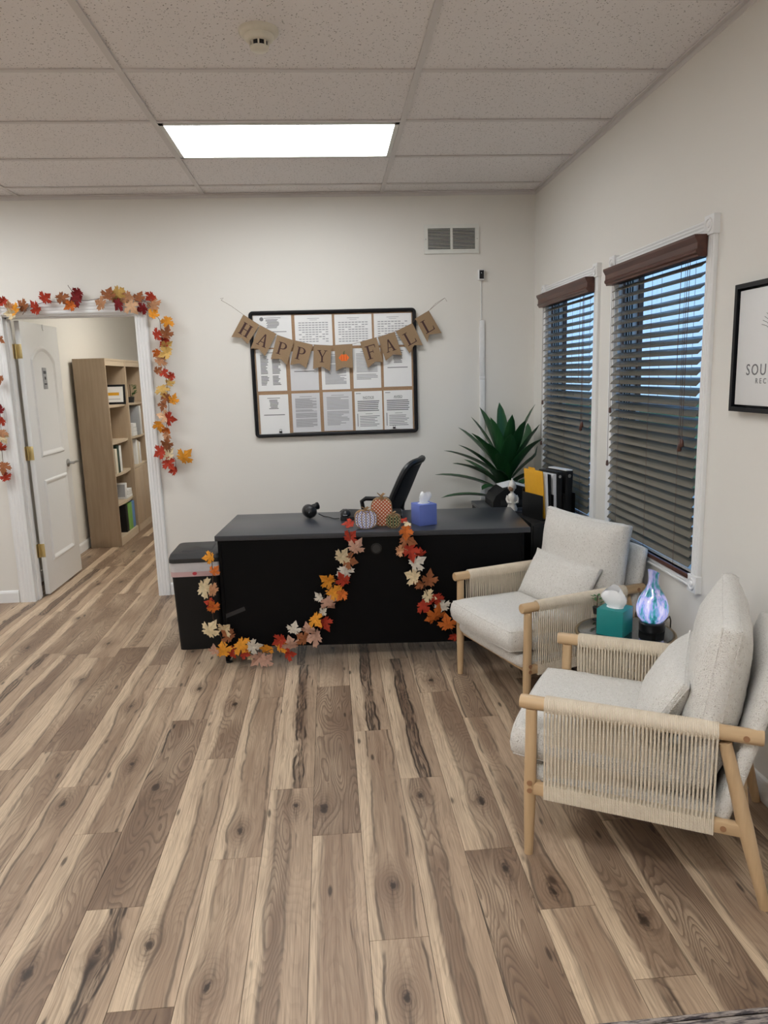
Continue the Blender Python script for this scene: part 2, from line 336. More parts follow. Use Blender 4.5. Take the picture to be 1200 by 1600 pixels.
wall('wall_office_right', [((OX1, WT, 0), (OX1+.1, OY1, H))])
struct(box((OX0-.1, WT, H), (OX1+.1, OY1+.1, H+.1)).obj('ceiling_office', 'wall_paint'))
# floor with every plank a piece
fl = struct(box((XL-.12, YF-.12, -.06), (.16, OY1+.1, -.004)).obj('floor', 'floor_core'), 'wood-look plank floor with dark knots and pale streaks')
PW, PL = .1683, 1.24
OFFS = {-8: -2.47, -7: -2.336, -6: -2.637, -5: -2.96, -4: -3.351, -3: -2.491, -2: -3.157, -1: -2.758, 0: -3.066, 1: -2.327, 2: -2.742, 3: -3.207, 4: -2.26, 5: -2.535, 6: -3.1, 7: -2.6, 8: -2.95, 9: -2.3}
# (column, row counted from the listed joint towards the camera): tone, centre, half width, crack, knot x, y, r
LOOK = {
 (-1, -1): (1., .62, .10, 1., 0, 0, 0), (1, -1): (1., .55, .12, 1., 0, 0, 0), (2, -1): (1., .60, .13, 1., 0, 0, 0), (-4, 0): (1., .52, .10, .95, .0, .45, .012),
 (-7, 0): (.5, .6, .3, .4, 0, 0, 0),
 (0, -1): (.85, .5, .75, .25, -.045, -.46, .020), (-1, 0): (.75, .38, .15, .35, .02, .50, .010), (0, 0): (.12, .5, .30, .12, 0, 0, 0),
 (1, 0): (.15, .6, .30, .5, .0, -.40, .011), (1, 1): (.15, .55, .30, .6, .0, .42, .011), (2, 0): (.72, .42, .17, .4, -.02, .50, .013),
 (3, -1): (.62, .72, .32, .2, .03, -.34, .018), (3, 0): (.85, .55, .55, .7, .03, .52, .015), (3, -2): (.4, .5, .4, .5, .0, -.48, .013),
 (4, -1): (.8, .5, .3, .6, 0, 0, 0), (4, 0): (.4, .35, .2, .5, -.02, -.55, .012), (4, 1): (.12, .6, .35, .3, -.03, .1, .012),
 (5, 0): (.75, .70, .34, .2, .03, -.42, .018), (5, 1): (.9, .35, .08, .7, 0, 0, 0), (6, -1): (.9, .6, .5, .3, 0, .2, .015), (6, 0): (.95, .6, .5, .35, .0, -.22, .018),
 (-2, -1): (.2, .6, .3, .5, .0, -.47, .012), (-2, 0): (.25, .42, .22, .25, -.01, .1, .009), (-2, -2): (.55, .6, .35, .3, 0, .3, .014),
 (-3, 0): (.22, .70, .2, .45, -.03, -.40, .013), (-3, 1): (.9, .5, .7, .5, 0, 0, 0), (-3, -1): (.68, .72, .32, .2, .02, -.1, .014),
 (-4, -1): (.88, .6, .6, .85, -.03, .05, .018), (-5, -1): (.3, .55, .25, .3, .0, -.15, .010), (-5, 0): (.7, .72, .3, .25, .0, .0, .018),
 (-6, 0): (.3, .45, .28, .55, -.02, .5, .011), (-6, -1): (.25, .6, .2, .45, .02, .1, .011), (-7, 1): (.75, .7, .33, .3, .02, .1, .016), (-8, 0): (.55, .4, .3, .4, .0, .2, .012),
}
pm = MB(); g = .0008
pm.box((-PW/2+g, -PL/2+g, -.006), (PW/2-g, PL/2-g, 0.)); me_plank = pm.mesh('plank'); me_plank.materials.append(MATS['plank'])
rnd = random.Random(11); far_planks = []
KINDS = [(1., .55, .11, 1., 0), (.85, .5, .7, .3, .016), (.7, .4, .16, .35, .012), (.15, .5, .3, .3, .010), (.2, .55, .3, .5, .011), (.65, .7, .33, .25, .015), (.25, .7, .2, .45, .012)]
for k in range(-22, 10):
    x0 = -1.634+k*PW; off = OFFS.get(k, -2.3-rnd.random()*PL)
    for r in range(-7, 4):
        y1 = off-r*PL; y0 = y1-PL            # row 0 starts at the joint and runs towards the camera
        if y0 > OY1 or y1 < -5.2 or x0+PW < XL or (y0 > .1 and not (-4.0 < x0 < -1.2)): continue
        if y0 > 0 and x0 > -2.5: continue
        lk = LOOK.get((k, r))
        if lk is None:
            a = rnd.choice(KINDS); j = lambda q: q*(1+rnd.uniform(-.18, .18))
            lk = (min(1, j(a[0])), j(a[1]), j(a[2]), j(a[3]), rnd.uniform(-.04, .04), rnd.uniform(-.5, .5), a[4] if rnd.random() < .7 else 0)
        a, b = max(y0, -5.2), min(y1, OY1); lo, hi = max(x0, XL), min(x0+PW, 0)
        if lo < hi-PW*.05 or True:
            if (a, b) == (y0, y1) and (lo, hi) == (x0, x0+PW): me = me_plank
            else:
                q = MB().box((lo-x0-PW/2+g, a-(y0+y1)/2+g, -.006), (hi-x0-PW/2-g, b-(y0+y1)/2-g, 0.)); me = q.mesh('plank'); me.materials.append(MATS['plank'])
        o = bpy.data.objects.new('plank', me); COL.objects.link(o); o.location = (x0+PW/2, (y0+y1)/2, 0); o.parent = fl
        o.color = (lk[0], lk[1], lk[2], lk[3]); o['knot'] = [float(lk[4]), float(lk[5]), float(lk[6])]
# the floor behind the camera, beyond what the photograph shows
q = MB(); q.box((XL, YF, -.006), (0, -5.2, 0)); o = q.obj('plank', 'plank', fl, kind='stuff'); o.color = (.4, .5, .3, .3); o['knot'] = [0., 0., 0.]
# ceiling: tiles and grid
ce = struct(box((XL-.12, YF-.12, H+.03), (.16, WT, H+.1)).obj('ceiling', 'wall_paint'), 'drop ceiling of speckled white tiles in a metal grid')
GX, GY, TX, TY = -1.0839, -.2215, 1.2192, .6096
LIGHTS = {(1, 1), (1, 7), (3, 1), (3, 7)}    # (column, row) cells that hold a troffer
xs = [0, GX]; 
while xs[-1]-TX > XL: xs.append(xs[-1]-TX)
xs.append(XL)
ys = [0, GY]
while ys[-1]-TY > YF: ys.append(ys[-1]-TY)
ys.append(YF)
tile_cache = {}
for i in range(len(xs)-1):
    for j in range(len(ys)-1):
        if (i, j-1) in LIGHTS and False: continue
        if (i, j) in {(1, 2), (1, 8), (3, 2), (3, 8)}: continue
        w, dd = xs[i]-xs[i+1], ys[j]-ys[j+1]; key = (round(w, 3), round(dd, 3))
        if key not in tile_cache:
            me = MB().box((-w/2+.004, -dd/2+.004, 0), (w/2-.004, dd/2-.004, .016)).mesh('ceiling_tile'); me.materials.append(MATS['ceiling_tile']); tile_cache[key] = me
        o = bpy.data.objects.new('ceiling_tile', tile_cache[key]); COL.objects.link(o); o.parent = ce; o.location = ((xs[i]+xs[i+1])/2, (ys[j]+ys[j+1])/2, H+.006)
for x in xs[1:-1]: MB().box((x-.014, YF, H-.002), (x+.014, 0, H+.005)).box((x-.003, YF, H+.005), (x+.003, 0, H+.03)).obj('grid_runner', 'grid_white', ce)
for y in ys[1:-1]:
    for i in range(len(xs)-1):
        MB().box((xs[i+1]+.014, y-.012, H-.001), (xs[i]-.014, y+.012, H+.005)).obj('grid_cross_tee', 'grid_white', ce)
struct(MB().box((-.022, YF, H-.004), (0, 0, H+.004)).box((-.003, YF, H-.024), (0, 0, H)).obj('trim_1', 'grid_white'), 'metal wall angle where the ceiling meets the window wall')
struct(MB().box((XL, -.022, H-.004), (-.022, 0, H+.004)).box((XL, -.003, H-.024), (-.003, 0, H)).obj('trim_2', 'grid_white'), 'metal wall angle along the top of the back wall')
def troffer(cx, cy, z, mat, label):
    t = thing('ceiling_light', label, 'ceiling light', (cx, cy, z), 0, 'ceiling troffers'); w, d = TX/2-.016, TY/2-.016
    m = MB()
    for a, b in (((-w, -d, -.004), (w, -d+.022, .012)), ((-w, d-.022, -.004), (w, d, .012)), ((-w, -d, -.004), (-w+.022, d, .012)), ((w-.022, -d, -.004), (w, d, .012))): m.box(a, b)
    m.obj('frame', 'metal_white', t); box((-w+.022, -d+.022, .002), (w-.022, d-.022, .008)).obj('diffuser', mat, t)
    MB().box((-w, -d, .013), (w, d, .022)).obj('housing', 'metal_white', t)
cx = [GX-TX*(k+.5) for k in range(4)]; cyy = lambda j: ys[j]-TY/2
troffer(cx[0], cyy(2), H, 'troffer_diffuser', 'lit rectangular ceiling light above the black desk')
troffer(cx[0], cyy(8), H, 'troffer_diffuser_rear', 'lit rectangular ceiling light behind the viewpoint, nearer the windows')
troffer(cx[2], cyy(2), H, 'troffer_diffuser', 'lit rectangular ceiling light in front of the doorway, out of view')
troffer(cx[2], cyy(8), H, 'troffer_diffuser_rear', 'lit rectangular ceiling light behind the viewpoint, far from the windows')
troffer(-2.3, 1.9, H-.01, 'added_diffuser_office', 'unseen ceiling light added to brighten the next room')  # added out of view so that the next room is lit
# baseboards
def baseboard(name, a, b, n):   # from a to b along the wall, n = normal into the room
    m = MB(); a, b, n = Vector(a), Vector(b), Vector(n); pr = [(0, 0), (.013, 0), (.013, .072), (.009, .084), (.004, .09), (0, .09)]
    m.prism([a+n*p+Vector((0, 0, q)) for p, q in pr], b-a); return struct(m.obj(name, 'trim_white'))
baseboard('baseboard_back_left', (XL, 0, 0), (DX0-.117, 0, 0), (0, -1, 0)); baseboard('baseboard_back', (DX1+.09, 0, 0), (0, 0, 0), (0, -1, 0))
baseboard('baseboard_right', (0, YF, 0), (0, -.013, 0), (-1, 0, 0)); baseboard('baseboard_left', (XL, YF, 0), (XL, -.013, 0), (1, 0, 0)); baseboard('baseboard_office_left', (OX0, WT, 0), (OX0, OY1, 0), (1, 0, 0))
# door casing: fluted
def casing_profile(m, p0, along, across, out, w):
    """fluted board: p0 corner, unit vectors; along = length vector"""
    p0, along, across, out = map(Vector, (p0, along, across, out))
    pr = [(0, 0), (0, .016), (.10, .019), (.16, .019), (.20, .0165), (.28, .0165), (.32, .019), (.40, .019), (.44, .0165), (.54, .0165), (.58, .019), (.66, .019), (.70, .0165), (.78, .0165), (.82, .019), (.92, .019), (1, .014), (1, 0)]
    m.prism([p0+across*(a*w)+out*b for a, b in pr], along)
cas = MB(); casing_profile(cas, (DX0-.105, 0, 0), (0, 0, DZ+.01), (1, 0, 0), (0, -1, 0), .105)
ROS = cas
t1 = struct(cas.obj('trim_3', 'casing_white'), 'white fluted casing left of the open door')
m = MB(); casing_profile(m, (DX1, 0, 0), (0, 0, DZ+.01), (1, 0, 0), (0, -1, 0), .085); struct(m.obj('trim_4', 'casing_white'), 'white fluted casing right of the doorway')
m = MB(); casing_profile(m, (DX0, 0, DZ+.095), (DX1-DX0, 0, 0), (0, 0, -1), (0, -1, 0), .085); struct(m.obj('trim_5', 'casing_white'), 'white fluted head casing over the doorway')
def rosette(m, c, out, r=.05):
    c, out = Vector(c), Vector(out); a = Vector((0, 0, 1)).cross(out); u = Vector((0, 0, 1))
    m.prism([c+a*r+u*r, c-a*r+u*r, c-a*r-u*r, c+a*r-u*r], out*.026)
    M = Matrix((a, u, out)).transposed().to_4x4(); M.translation = c+out*.026
    m.lathe([(r*.78, 0), (r*.72, .005), (r*.6, .005), (r*.52, .0005), (r*.34, .0005), (r*.28, .006), (.001, .008)], 20, mat=M)
for k, (x, w) in enumerate(((DX0-.0525, .0525), (DX1+.0425, .0455))):
    m = MB(); rosette(m, (x, 0, DZ+.01+w), (0, -1, 0), w); struct(m.obj('trim_%d' % (6+k), 'casing_white'), 'white corner block of the door casing')
# jamb
jm = MB(); jm.box((DX0-.012, -.004, 0), (DX0, WT+.004, DZ)).box((DX1, -.004, 0), (DX1+.012, WT+.004, DZ)).box((DX0-.012, -.004, DZ), (DX1+.012, WT+.004, DZ+.012))
jm.box((DX0, .03, 0), (DX0+.011, .075, DZ)).box((DX1-.011, .03, 0), (DX1, .075, DZ)).box((DX0, .03, DZ-.011), (DX1, .075, DZ)); struct(jm.obj('trim_8', 'casing_white'), 'white door jamb')
# door_1: open into the next room, standing at right angles to the wall
DR = thing('door_1', 'white moulded panel door standing open', 'door', (-3.660, WT+.010, 0)); DR['kind'] = 'structure'; del DR['category']
DWID, DT = .735, .035      # local: y along the door, x thickness (face at x=0 looks to the doorway)
dm = MB(); dm.box((-DT, 0, .012), (0, DWID, 2.012), .002)
dm.obj('door_leaf', 'trim_white', DR)
def arch(y0, y1, z0, z1, rise, n=14):
    pts = [(y0, z0), (y1, z0), (y1, z1-rise)]
    for k in range(1, n): 
        a = k/n; yy = y1+(y0-y1)*a; pts.append((yy, z1-rise+rise*math.sin(PI*a)**.8))
    pts.append((y0, z1-rise)); return pts
def panel(pts, nm):
    m = MB(); n = len(pts); cy = sum(p[0] for p in pts)/n; cz = (min(p[1] for p in pts)+max(p[1] for p in pts))/2
    hy = (max(p[0] for p in pts)-min(p[0] for p in pts))/2; hz = (max(p[1] for p in pts)-min(p[1] for p in pts))/2
    def off(d, x): return [Vector((x, cy+(p[0]-cy)*(1-d/hy), cz+(p[1]-cz)*(1-d/hz))) for p in pts]
    L = [off(0, .0003), off(.010, .011), off(.020, .011), off(.040, .0015), off(.05, .0015)]
    vs = [p for l in L for p in l]; fs = [(i*n+k, i*n+(k+1) % n, (i+1)*n+(k+1) % n, (i+1)*n+k) for i in range(4) for k in range(n)]+[tuple(4*n+k for k in range(n))]
    m.add(vs, fs, False); return m.obj(nm, 'trim_white', DR)
panel(arch(.13, DWID-.13, 1.03, 1.85, .10), 'raised_panel'); panel([(.13, .24), (DWID-.13, .24), (DWID-.13, .86), (.13, .86)], 'raised_panel')
for z in (.35, 1.075, 1.80):
    m = MB(); m.box((-.034, -.0025, z-.05), (-.001, 0, z+.05), .0008).tube([(-.041, -.003, z-.052), (-.041, -.003, z+.052)], .0065, 10).box((-.0515, -.05, z-.05), (-.0495, 0, z+.05), .0005)
    for zz, xx in ((-.034, -.012), (0, -.006), (.034, -.012)): m.tube([(xx, -.0024, z+zz), (xx, -.0034, z+zz)], .0035, 8)
    m.obj('hinge', 'hinge_brass', DR)
m = MB(); Mx = Matrix.Rotation(PI/2, 4, 'Y'); Mx.translation = (0, DWID-.07, .93)
m.lathe([(.032, 0), (.032, .006), (.026, .011), (.012, .013), (.011, .045), (.013, .05), (.001, .052)], 20, mat=Mx); m.tube([(.042, DWID-.07, .93), (.046, DWID-.03, .932), (.046, DWID+.045, .93)], [.010, .009, .0075], 10)
m.obj('lever_handle', 'nickel', DR)
m = MB().box((.0022, .325, 1.53), (.005, .405, 1.69), .002); pl = m.obj('name_plate', 'binder_grey', DR)
m = MB()
for z, y0, y1, h_ in ((1.655, .41, .465, .022), (1.612, .425, .45, .022), (1.568, .412, .462, .01)):
    n = 5
    for k in range(n):
        a = y0+(y1-y0)*k/n; m.box((.005, a-.07, z-h_/2), (.0056, a-.07+(y1-y0)/n*.72, z+h_/2))
m.obj('plate_lettering', 'ink_dark', pl)
MB().tube([(.004, .42, 2.012), (.004, .42, 1.98), (.008, .42, 1.965)], .0022, 6).obj('hook', 'nickel', DR)

# windows
for wi, (y0, y1) in enumerate(WIN):
    wt = thing('window_%d' % (wi+1), ('white cased window nearest the framed sign' if wi == 0 else 'white cased window nearest the corner plant'), 'window', (0, (y0+y1)/2, WZ0)); wt['kind'] = 'structure'; del wt['category']
    hy = (y1-y0)/2; hz = WZ1-WZ0; cw = .056
    for s in (-1, 1):
        m = MB(); casing_profile(m, (0, s*hy, 0), (0, 0, hz), (0, s, 0), (-1, 0, 0), cw); m.obj('side_casing', 'casing_white', wt)
        m = MB(); casing_profile(m, (0, -hy, hz if s > 0 else 0), (0, 2*hy, 0), (0, 0, s), (-1, 0, 0), cw); m.obj('head_casing' if s > 0 else 'sill_casing', 'casing_white', wt)
        for z in (-cw/2-.003, hz+cw/2+.003):
            m = MB(); rosette(m, (0, s*(hy+cw/2), z), (-1, 0, 0), .036); m.obj('rosette', 'casing_white', wt)
    m = MB(); e = .012
    m.box((0, -hy, 0), (.13, -hy+e, hz)).box((0, hy-e, 0), (.13, hy, hz)).box((0, -hy, 0), (.13, hy, e)).box((0, -hy, hz-e), (.13, hy, hz)); m.obj('jamb_liner', 'casing_white', wt)
    zm = .66
    for sgn in (-1, 1):
        for x0, x1, mt, th in ((.022, .034, 'sash_wood', .006), (.042, .050, 'black_matte', .003), (.050, .054, 'white_plastic', .006), (.056, .062, 'black_matte', .003), (.062, .066, 'white_plastic', .006), (.067, .076, 'black_matte', .003)):
            a_ = sgn*(hy-e); box((x0, min(a_, a_-sgn*th), e), (x1, max(a_, a_-sgn*th), hz-e)).obj('jamb_track', mt, wt)
    for nm, z0, z1, xx in (('lower_sash', e, zm+.03, .080), ('upper_sash', zm-.01, hz-e, .104)):
        m = MB(); b = .018
        m.box((xx, -hy+e, z0), (xx+.022, -hy+e+b, z1)).box((xx, hy-e-b, z0), (xx+.022, hy-e, z1)).box((xx, -hy+e+b, z0), (xx+.022, hy-e-b, z0+b)).box((xx, -hy+e+b, z1-b), (xx+.022, hy-e-b, z1))
        so = m.obj(nm, 'sash_wood', wt); box((xx+.009, -hy+e+b, z0+b), (xx+.012, hy-e-b, z1-b)).obj('pane', 'pane_glass', so)
# ground outdoors
struct(box((4.5, -40, -.5), (70, 40, -.45)).obj('ground', 'grass'), 'lawn outside the windows')
struct(box((.23, -40, -.5), (4.5, 40, -.44)).obj('pavement', 'concrete'), 'pale paving outside the windows')

# ================================================================== BLINDS
ZS = [1.957-.042*k for k in range(30)]
sl = MB(); n = 4; vs = []; L_ = .5
tilt = math.radians(38)
top, bot = [], []
for k in range(n+1):
    a = (k/n-.5)*.05; cr = .0025*(1-(2*k/n-1)**2)
    # a runs from the room side (low) to the outside (high)
    p = Vector((a*math.cos(tilt)-cr*math.sin(tilt), 0, a*math.sin(tilt)+cr*math.cos(tilt))); nn = Vector((-math.sin(tilt), 0, math.cos(tilt)))*.0013
    top.append(p+nn); bot.append(p-nn)
sl.prism([p+Vector((0, -L_, 0)) for p in top]+[p+Vector((0, -L_, 0)) for p in bot[::-1]], (0, 2*L_, 0))
me_slat = sl.mesh('slat'); me_slat.materials.append(MATS['slat_wood'])
def blind(yc, hl, label):
    b = thing('window_blind', label, 'window blind', (-.010, yc, .66), 0, 'brown slatted window blinds')
    for k, z in enumerate(ZS):
        o = bpy.data.objects.new('slat', me_slat); COL.objects.link(o); o.parent = b; o.location = (0, 0, z-.66); o.scale = (1, hl/L_, 1); o.rotation_euler = (0, math.radians(7-13*min(1, k/20)), 0)
    z0 = 1.978-.66; pr = [(-.012, 0), (-.047, 0), (-.049, .008), (-.056, .014), (-.058, .022), (-.053, .030), (-.053, .052), (-.060, .064), (-.065, .072), (-.065, .082), (-.012, .082)]
    MB().prism([(p, -hl-.022, z0+q) for p, q in pr], (0, 2*hl+.044, 0)).obj('valance', 'valance_wood', b)
    MB().box((-.018, -hl, .01), (.020, hl, .03), .004).obj('bottom_rail', 'valance_wood', b)
    MB().box((-.022, -hl, z0+.004), (.022, hl, z0+.05), .002).obj('headrail', 'black_matte', b)
    for yy in (-hl*.72, -.02, hl*.72):
        m = MB()
        for x in (-.022, .022): m.tube([(x, yy, .02), (x, yy, 1.32)], .0009, 5)
        m.obj('ladder_cord', 'brown_cord', b)
    for yy, l in ((-hl*.86, .72), (-hl*.82, .74), (-hl*.70, .5)):
        m = MB(); m.tube([(-.036, yy, 1.32), (-.038, yy, 1.32-l)], .0013, 5); c_ = m.obj('pull_cord', 'brown_cord', b)
        if l > .6: MB().lathe([(.004, .0), (.008, -.006), (.010, -.028), (.007, -.034), (.001, -.036)], 10, (-.038, yy, 1.32-l)).obj('tassel', 'valance_wood', c_)
    for yy, l in ((hl-.05, .62), (hl-.03, .90)):
        m = MB(); m.tube([(-.034, yy, 1.32), (-.036, yy, 1.32-l)], .0011, 5); c_ = m.obj('tilt_cord', 'brown_cord', b)
        MB().lathe([(.003, .0), (.007, -.006), (.008, -.026), (.001, -.032)], 8, (-.036, yy, 1.32-l)).obj('tassel', 'valance_wood', c_)
blind(-2.0075, .458, 'large brown slatted blind on the window nearest the framed sign')
blind(-.7825, .458, 'brown slatted blind on the window nearest the corner plant')

# ================================================================== CHAIRS
def cushion(w, d, h, edge, p=5., nu=18, puff=.5, ears=0., wr=.0, seed=0):
    """soft cushion in the xy plane, thickness z; edge = height of the boxed side relative to h"""
    m = MB(); N = nu
    def pos(u, v, s):
        k = max(0., (1-abs(u)**p)*(1-abs(v)**p))**puff
        th = h/2*(edge+(1-edge)*k)
        q = 1-.035*(1-ears)*(abs(u*v)**3); ex = 1+ears*(abs(u*v)**4)*.06
        z = s*th; nz = noise.noise(Vector((u*2.3+seed, v*2.3, s*.7)))*wr + noise.noise(Vector((u*6+seed, v*6, s)))*wr*.35
        pin = 1-.02*(1-abs(u)**2)*ears
        return Vector((u*w/2*q*ex, v*d/2*q*ex*pin, z+s*nz*k))
    idx = {}; vs = []
    for s in (1, -1):
        for i in range(N+1):
            for j in range(N+1):
                u, v = 2*i/N-1, 2*j/N-1; u = math.sin(u*PI/2)*.35+u*.65; v = math.sin(v*PI/2)*.35+v*.65
                idx[s, i, j] = len(vs); vs.append(pos(u, v, s))
    fs = []
    for i in range(N):
        for j in range(N):
            fs.append((idx[1, i, j], idx[1, i+1, j], idx[1, i+1, j+1], idx[1, i, j+1])); fs.append((idx[-1, i, j], idx[-1, i, j+1], idx[-1, i+1, j+1], idx[-1, i+1, j]))
    ring = [(i, 0) for i in range(N)]+[(N, j) for j in range(N)]+[(i, N) for i in range(N, 0, -1)]+[(0, j) for j in range(N, 0, -1)]
    # rounded boxed side: three strips
    sides = []
    for f_, o_ in ((.72, .010), (0., .016), (-.72, .010)):
        row = []
        for (i, j) in ring:
            a, b = vs[idx[1, i, j]], vs[idx[-1, i, j]]; c = (a+b)/2+(a-b)/2*f_; r_ = Vector((c.x/(w/2), c.y/(d/2), 0)); 
            ou = Vector((r_.x if abs(r_.x) > .9 else 0, r_.y if abs(r_.y) > .9 else 0, 0)); ou = ou.normalized() if ou.length else ou
            row.append(len(vs)); vs.append(c+ou*o_*min(1, edge*h*16))
        sides.append(row)
    L = len(ring); rows = [[idx[1, i, j] for i, j in ring]]+sides+[[idx[-1, i, j] for i, j in ring]]
    for a, b in zip(rows, rows[1:]):
        for k in range(L): fs.append((a[k], a[(k+1) % L], b[(k+1) % L], b[k]))
    m.add(vs, fs, True); seam = ([vs[k] for k in rows[0]], [vs[k] for k in rows[-1]]); return m, seam
def smooth_mesh(m, name):
    me = m.mesh(name)
    for e in me.edges: e.use_edge_sharp = False
    return me
def place(me, mat, M):
    me.transform(M); return me
def armchair(label):
    c = thing('armchair', label, 'armchair', (0, 0, 0), 0, 'rope-sided armchairs')
    T = .30
    def limb(name, pts, rs, mat='chair_wood', n=14):
        return MB().tube(pts, rs, n).obj(name, mat, c)
    def interp(a, b, n=5): return [Vector(a).lerp(Vector(b), k/(n-1)) for k in range(n)]
    for s in (-1, 1):
        limb('leg', interp((s*T, .036, .51), (s*T, .030, 0)), [.0185, .019, .0205, .018, .0145])
        limb('leg', interp((s*T, .592, .50), (s*(T-.004), .722, 0)), [.018, .020, .0225, .019, .015])
        ar = limb('arm', [(s*T, .0, .53), (s*T, .004, .53), (s*T, .345, .53), (s*T, .686, .53), (s*T, .69, .53)], [.020, .0225, .0215, .0225, .020], 'chair_wood_y', 16)
        for yy in (.036, .645): MB().tube([(s*(T+.018), yy if yy > .1 else .036, .53 if yy > .1 else .262), (s*(T+.0226), yy if yy > .1 else .036, .53 if yy > .1 else .262)], .009, 12).obj('wood_plug', 'wood_plug', ar)
        ra = MB().box((s*T-.014, .03, .218), (s*T+.014, .665, .258), .006).obj('side_rail', 'chair_wood_y', c)
        for yy, zz in ((.036, .235), (.60, .237)): MB().tube([(s*(T+.013), yy, zz), (s*(T+.0165 if yy > .1 else T+.0215), yy, zz)], .0085, 12).obj('wood_plug', 'wood_plug', ra)
        # rope: strands from rail to arm on both faces, dense wraps on arm and rail
        m = MB(); ns = 45; y0, y1 = .082, .572; R = .0031
        for k in range(ns):
            y = y0+(y1-y0)*k/(ns-1); jig = .0005*math.sin(k*2.7)
            for side in (1, -1):
                pts = [(s*T+side*.024, y, .528), (s*T+side*(.0235-.002), y+jig, .47), (s*T+side*.018, y+jig*.6, .36), (s*T+side*.0165, y, .256), (s*T+side*.0165, y, .218)]
                m.tube(pts, R, 5, caps=False)
        nw = 92
        for k in range(nw):
            y = y0+(y1-y0)*k/(nw-1); pts = []
            for q in range(13):
                a = -.25*PI+1.5*PI*q/12; pts.append((s*T+.0255*math.cos(a), y+.0008*math.sin(q), .53+.0255*math.sin(a)))
            m.tube(pts, .0031, 5, caps=False)
            w_, h_ = .0175, .0235
            m.tube([(s*T-w_, y, .238+h_), (s*T-w_, y, .238-h_), (s*T+w_, y, .238-h_), (s*T+w_, y, .238+h_)], .0029, 5, closed=True)
        m.obj('woven_rope', 'rope', c, kind='stuff')
    for yy, zz in ((.05, .238), (.655, .238)): MB().box((-T+.014, yy-.014, zz-.02), (T-.014, yy+.014, zz+.02), .004).obj('cross_rail', 'chair_wood', c)
    # upholstered seat deck and back panel
    fr, _ = cushion(.555, .60, .07, .75, 8, 14, .5, 0., .001); me = smooth_mesh(fr, 'seat_deck'); me.transform(Matrix.Translation((0, .312, .268))); link('seat_deck', me, 'boucle', c)
    bp, _ = cushion(.585, .50, .055, .7, 8, 14, .5, 0., .001); me = smooth_mesh(bp, 'back_panel')
    B = Matrix.Translation((0, .652, .475)) @ Matrix.Rotation(math.radians(76), 4, 'X'); me.transform(B); link('back_panel', me, 'boucle', c)
    def cush(name, w, d, h, M, **kw):
        cu, seam = cushion(w, d, h, **kw); me = smooth_mesh(cu, name); me.transform(M); o = link(name, me, 'boucle', c)
        m = MB()
        for lp in seam: m.tube([M @ p for p in lp], .0032, 5, closed=True)
        m.obj('piping', 'boucle', o); return o
    cush('seat_cushion', .545, .605, .135, Matrix.Translation((0, .262, .358)) @ Matrix.Rotation(math.radians(-2.2), 4, 'X'), edge=.66, p=7, puff=.5, wr=.004, nu=22)
    cush('back_cushion', .57, .475, .165, Matrix.Translation((0, .560, .590)) @ Matrix.Rotation(math.radians(82), 4, 'X'), edge=.30, p=4.5, puff=.6, wr=.010, ears=.72, seed=3, nu=24)
    cush('lumbar_pillow', .47, .245, .125, Matrix.Translation((0, .418, .520)) @ Matrix.Rotation(math.radians(60), 4, 'X'), edge=.12, p=3., puff=.55, wr=.006, ears=.9, seed=9, nu=20)
    return c
def chair_at(o, mid, b):
    o.location = (mid[0], mid[1], 0); o.rotation_euler = (0, 0, math.atan2(-b[0], b[1]))
ch = armchair('cream armchair with woven rope sides, in front of the framed sign'); chair_at(ch, (-.804, -2.9625), (.877, -.481))
c2 = dup(ch, label='cream armchair with woven rope sides, beside the black desk'); chair_at(c2, (-.808, -2.048), (.943, .333))

# ================================================================== DESK
DA = math.atan2(-.0775, 1.)       # the desk stands a little askew
DSK = thing('desk', 'black office desk with a leaf garland across its front', 'desk', (-2.155, -1.463, 0), DA)
DW, DD, DH = 1.697, .625, .735
box((0, 0, DH-.028), (DW, DD, DH), .0025).obj('desktop', 'desk_top_reflect', DSK)
box((.012, .012, .02), (.03, DD-.012, DH-.0285)).obj('side_panel', 'desk_black', DSK); box((DW-.05, .012, .02), (DW-.032, DD-.012, DH-.0285)).obj('side_panel', 'desk_black', DSK)
box((.0305, .014, .10), (DW-.0505, .032, DH-.029)).obj('front_panel', 'desk_black', DSK)
for x in (.021, DW-.041):
    for y in (.05, DD-.05): MB().lathe([(.018, 0), (.018, .008), (.008, .010), (.008, .022)], 12, (x, y, 0)).obj('foot', 'black_plastic', DSK)
q = hit(588, 858, (-2.155, -1.463, 0), (.0775, 1, 0)); DM = Matrix.Translation(DSK.location) @ rotz(DA); ql = DM.inverted() @ q
m = MB(); Mg = Matrix.Translation((ql.x, .014, ql.z)) @ Matrix.Rotation(PI/2, 4, 'X'); m.lathe([(.030, 0), (.030, .003), (.022, .004), (.022, -.002)], 20, mat=Mg, caps=False); gr = m.obj('cable_grommet', 'black_plastic', DSK)
MB().lathe([(.022, .0008), (.014, .0012), (.001, .0012)], 16, mat=Mg).obj('grommet_cap', 'nickel' if False else 'grey_plastic', gr)
p_ = [hit(u, v, (-2.155, -1.463, 0), (.0775, 1, 0)) for u, v in ((349, 962), (381, 949), (383, 955), (351, 968))]; p_ = [DM.inverted() @ p for p in p_]
MB().prism([Vector((p.x, .0135, p.z)) for p in p_], (0, .0006, 0)).obj('tape_strip', 'grey_plastic', DSK)
def dk(lx, ly, z=DH): return DM @ Vector((lx, ly, z))
def ondesk(u, v, z=DH): return hit(u, v, (0, 0, z), (0, 0, 1))

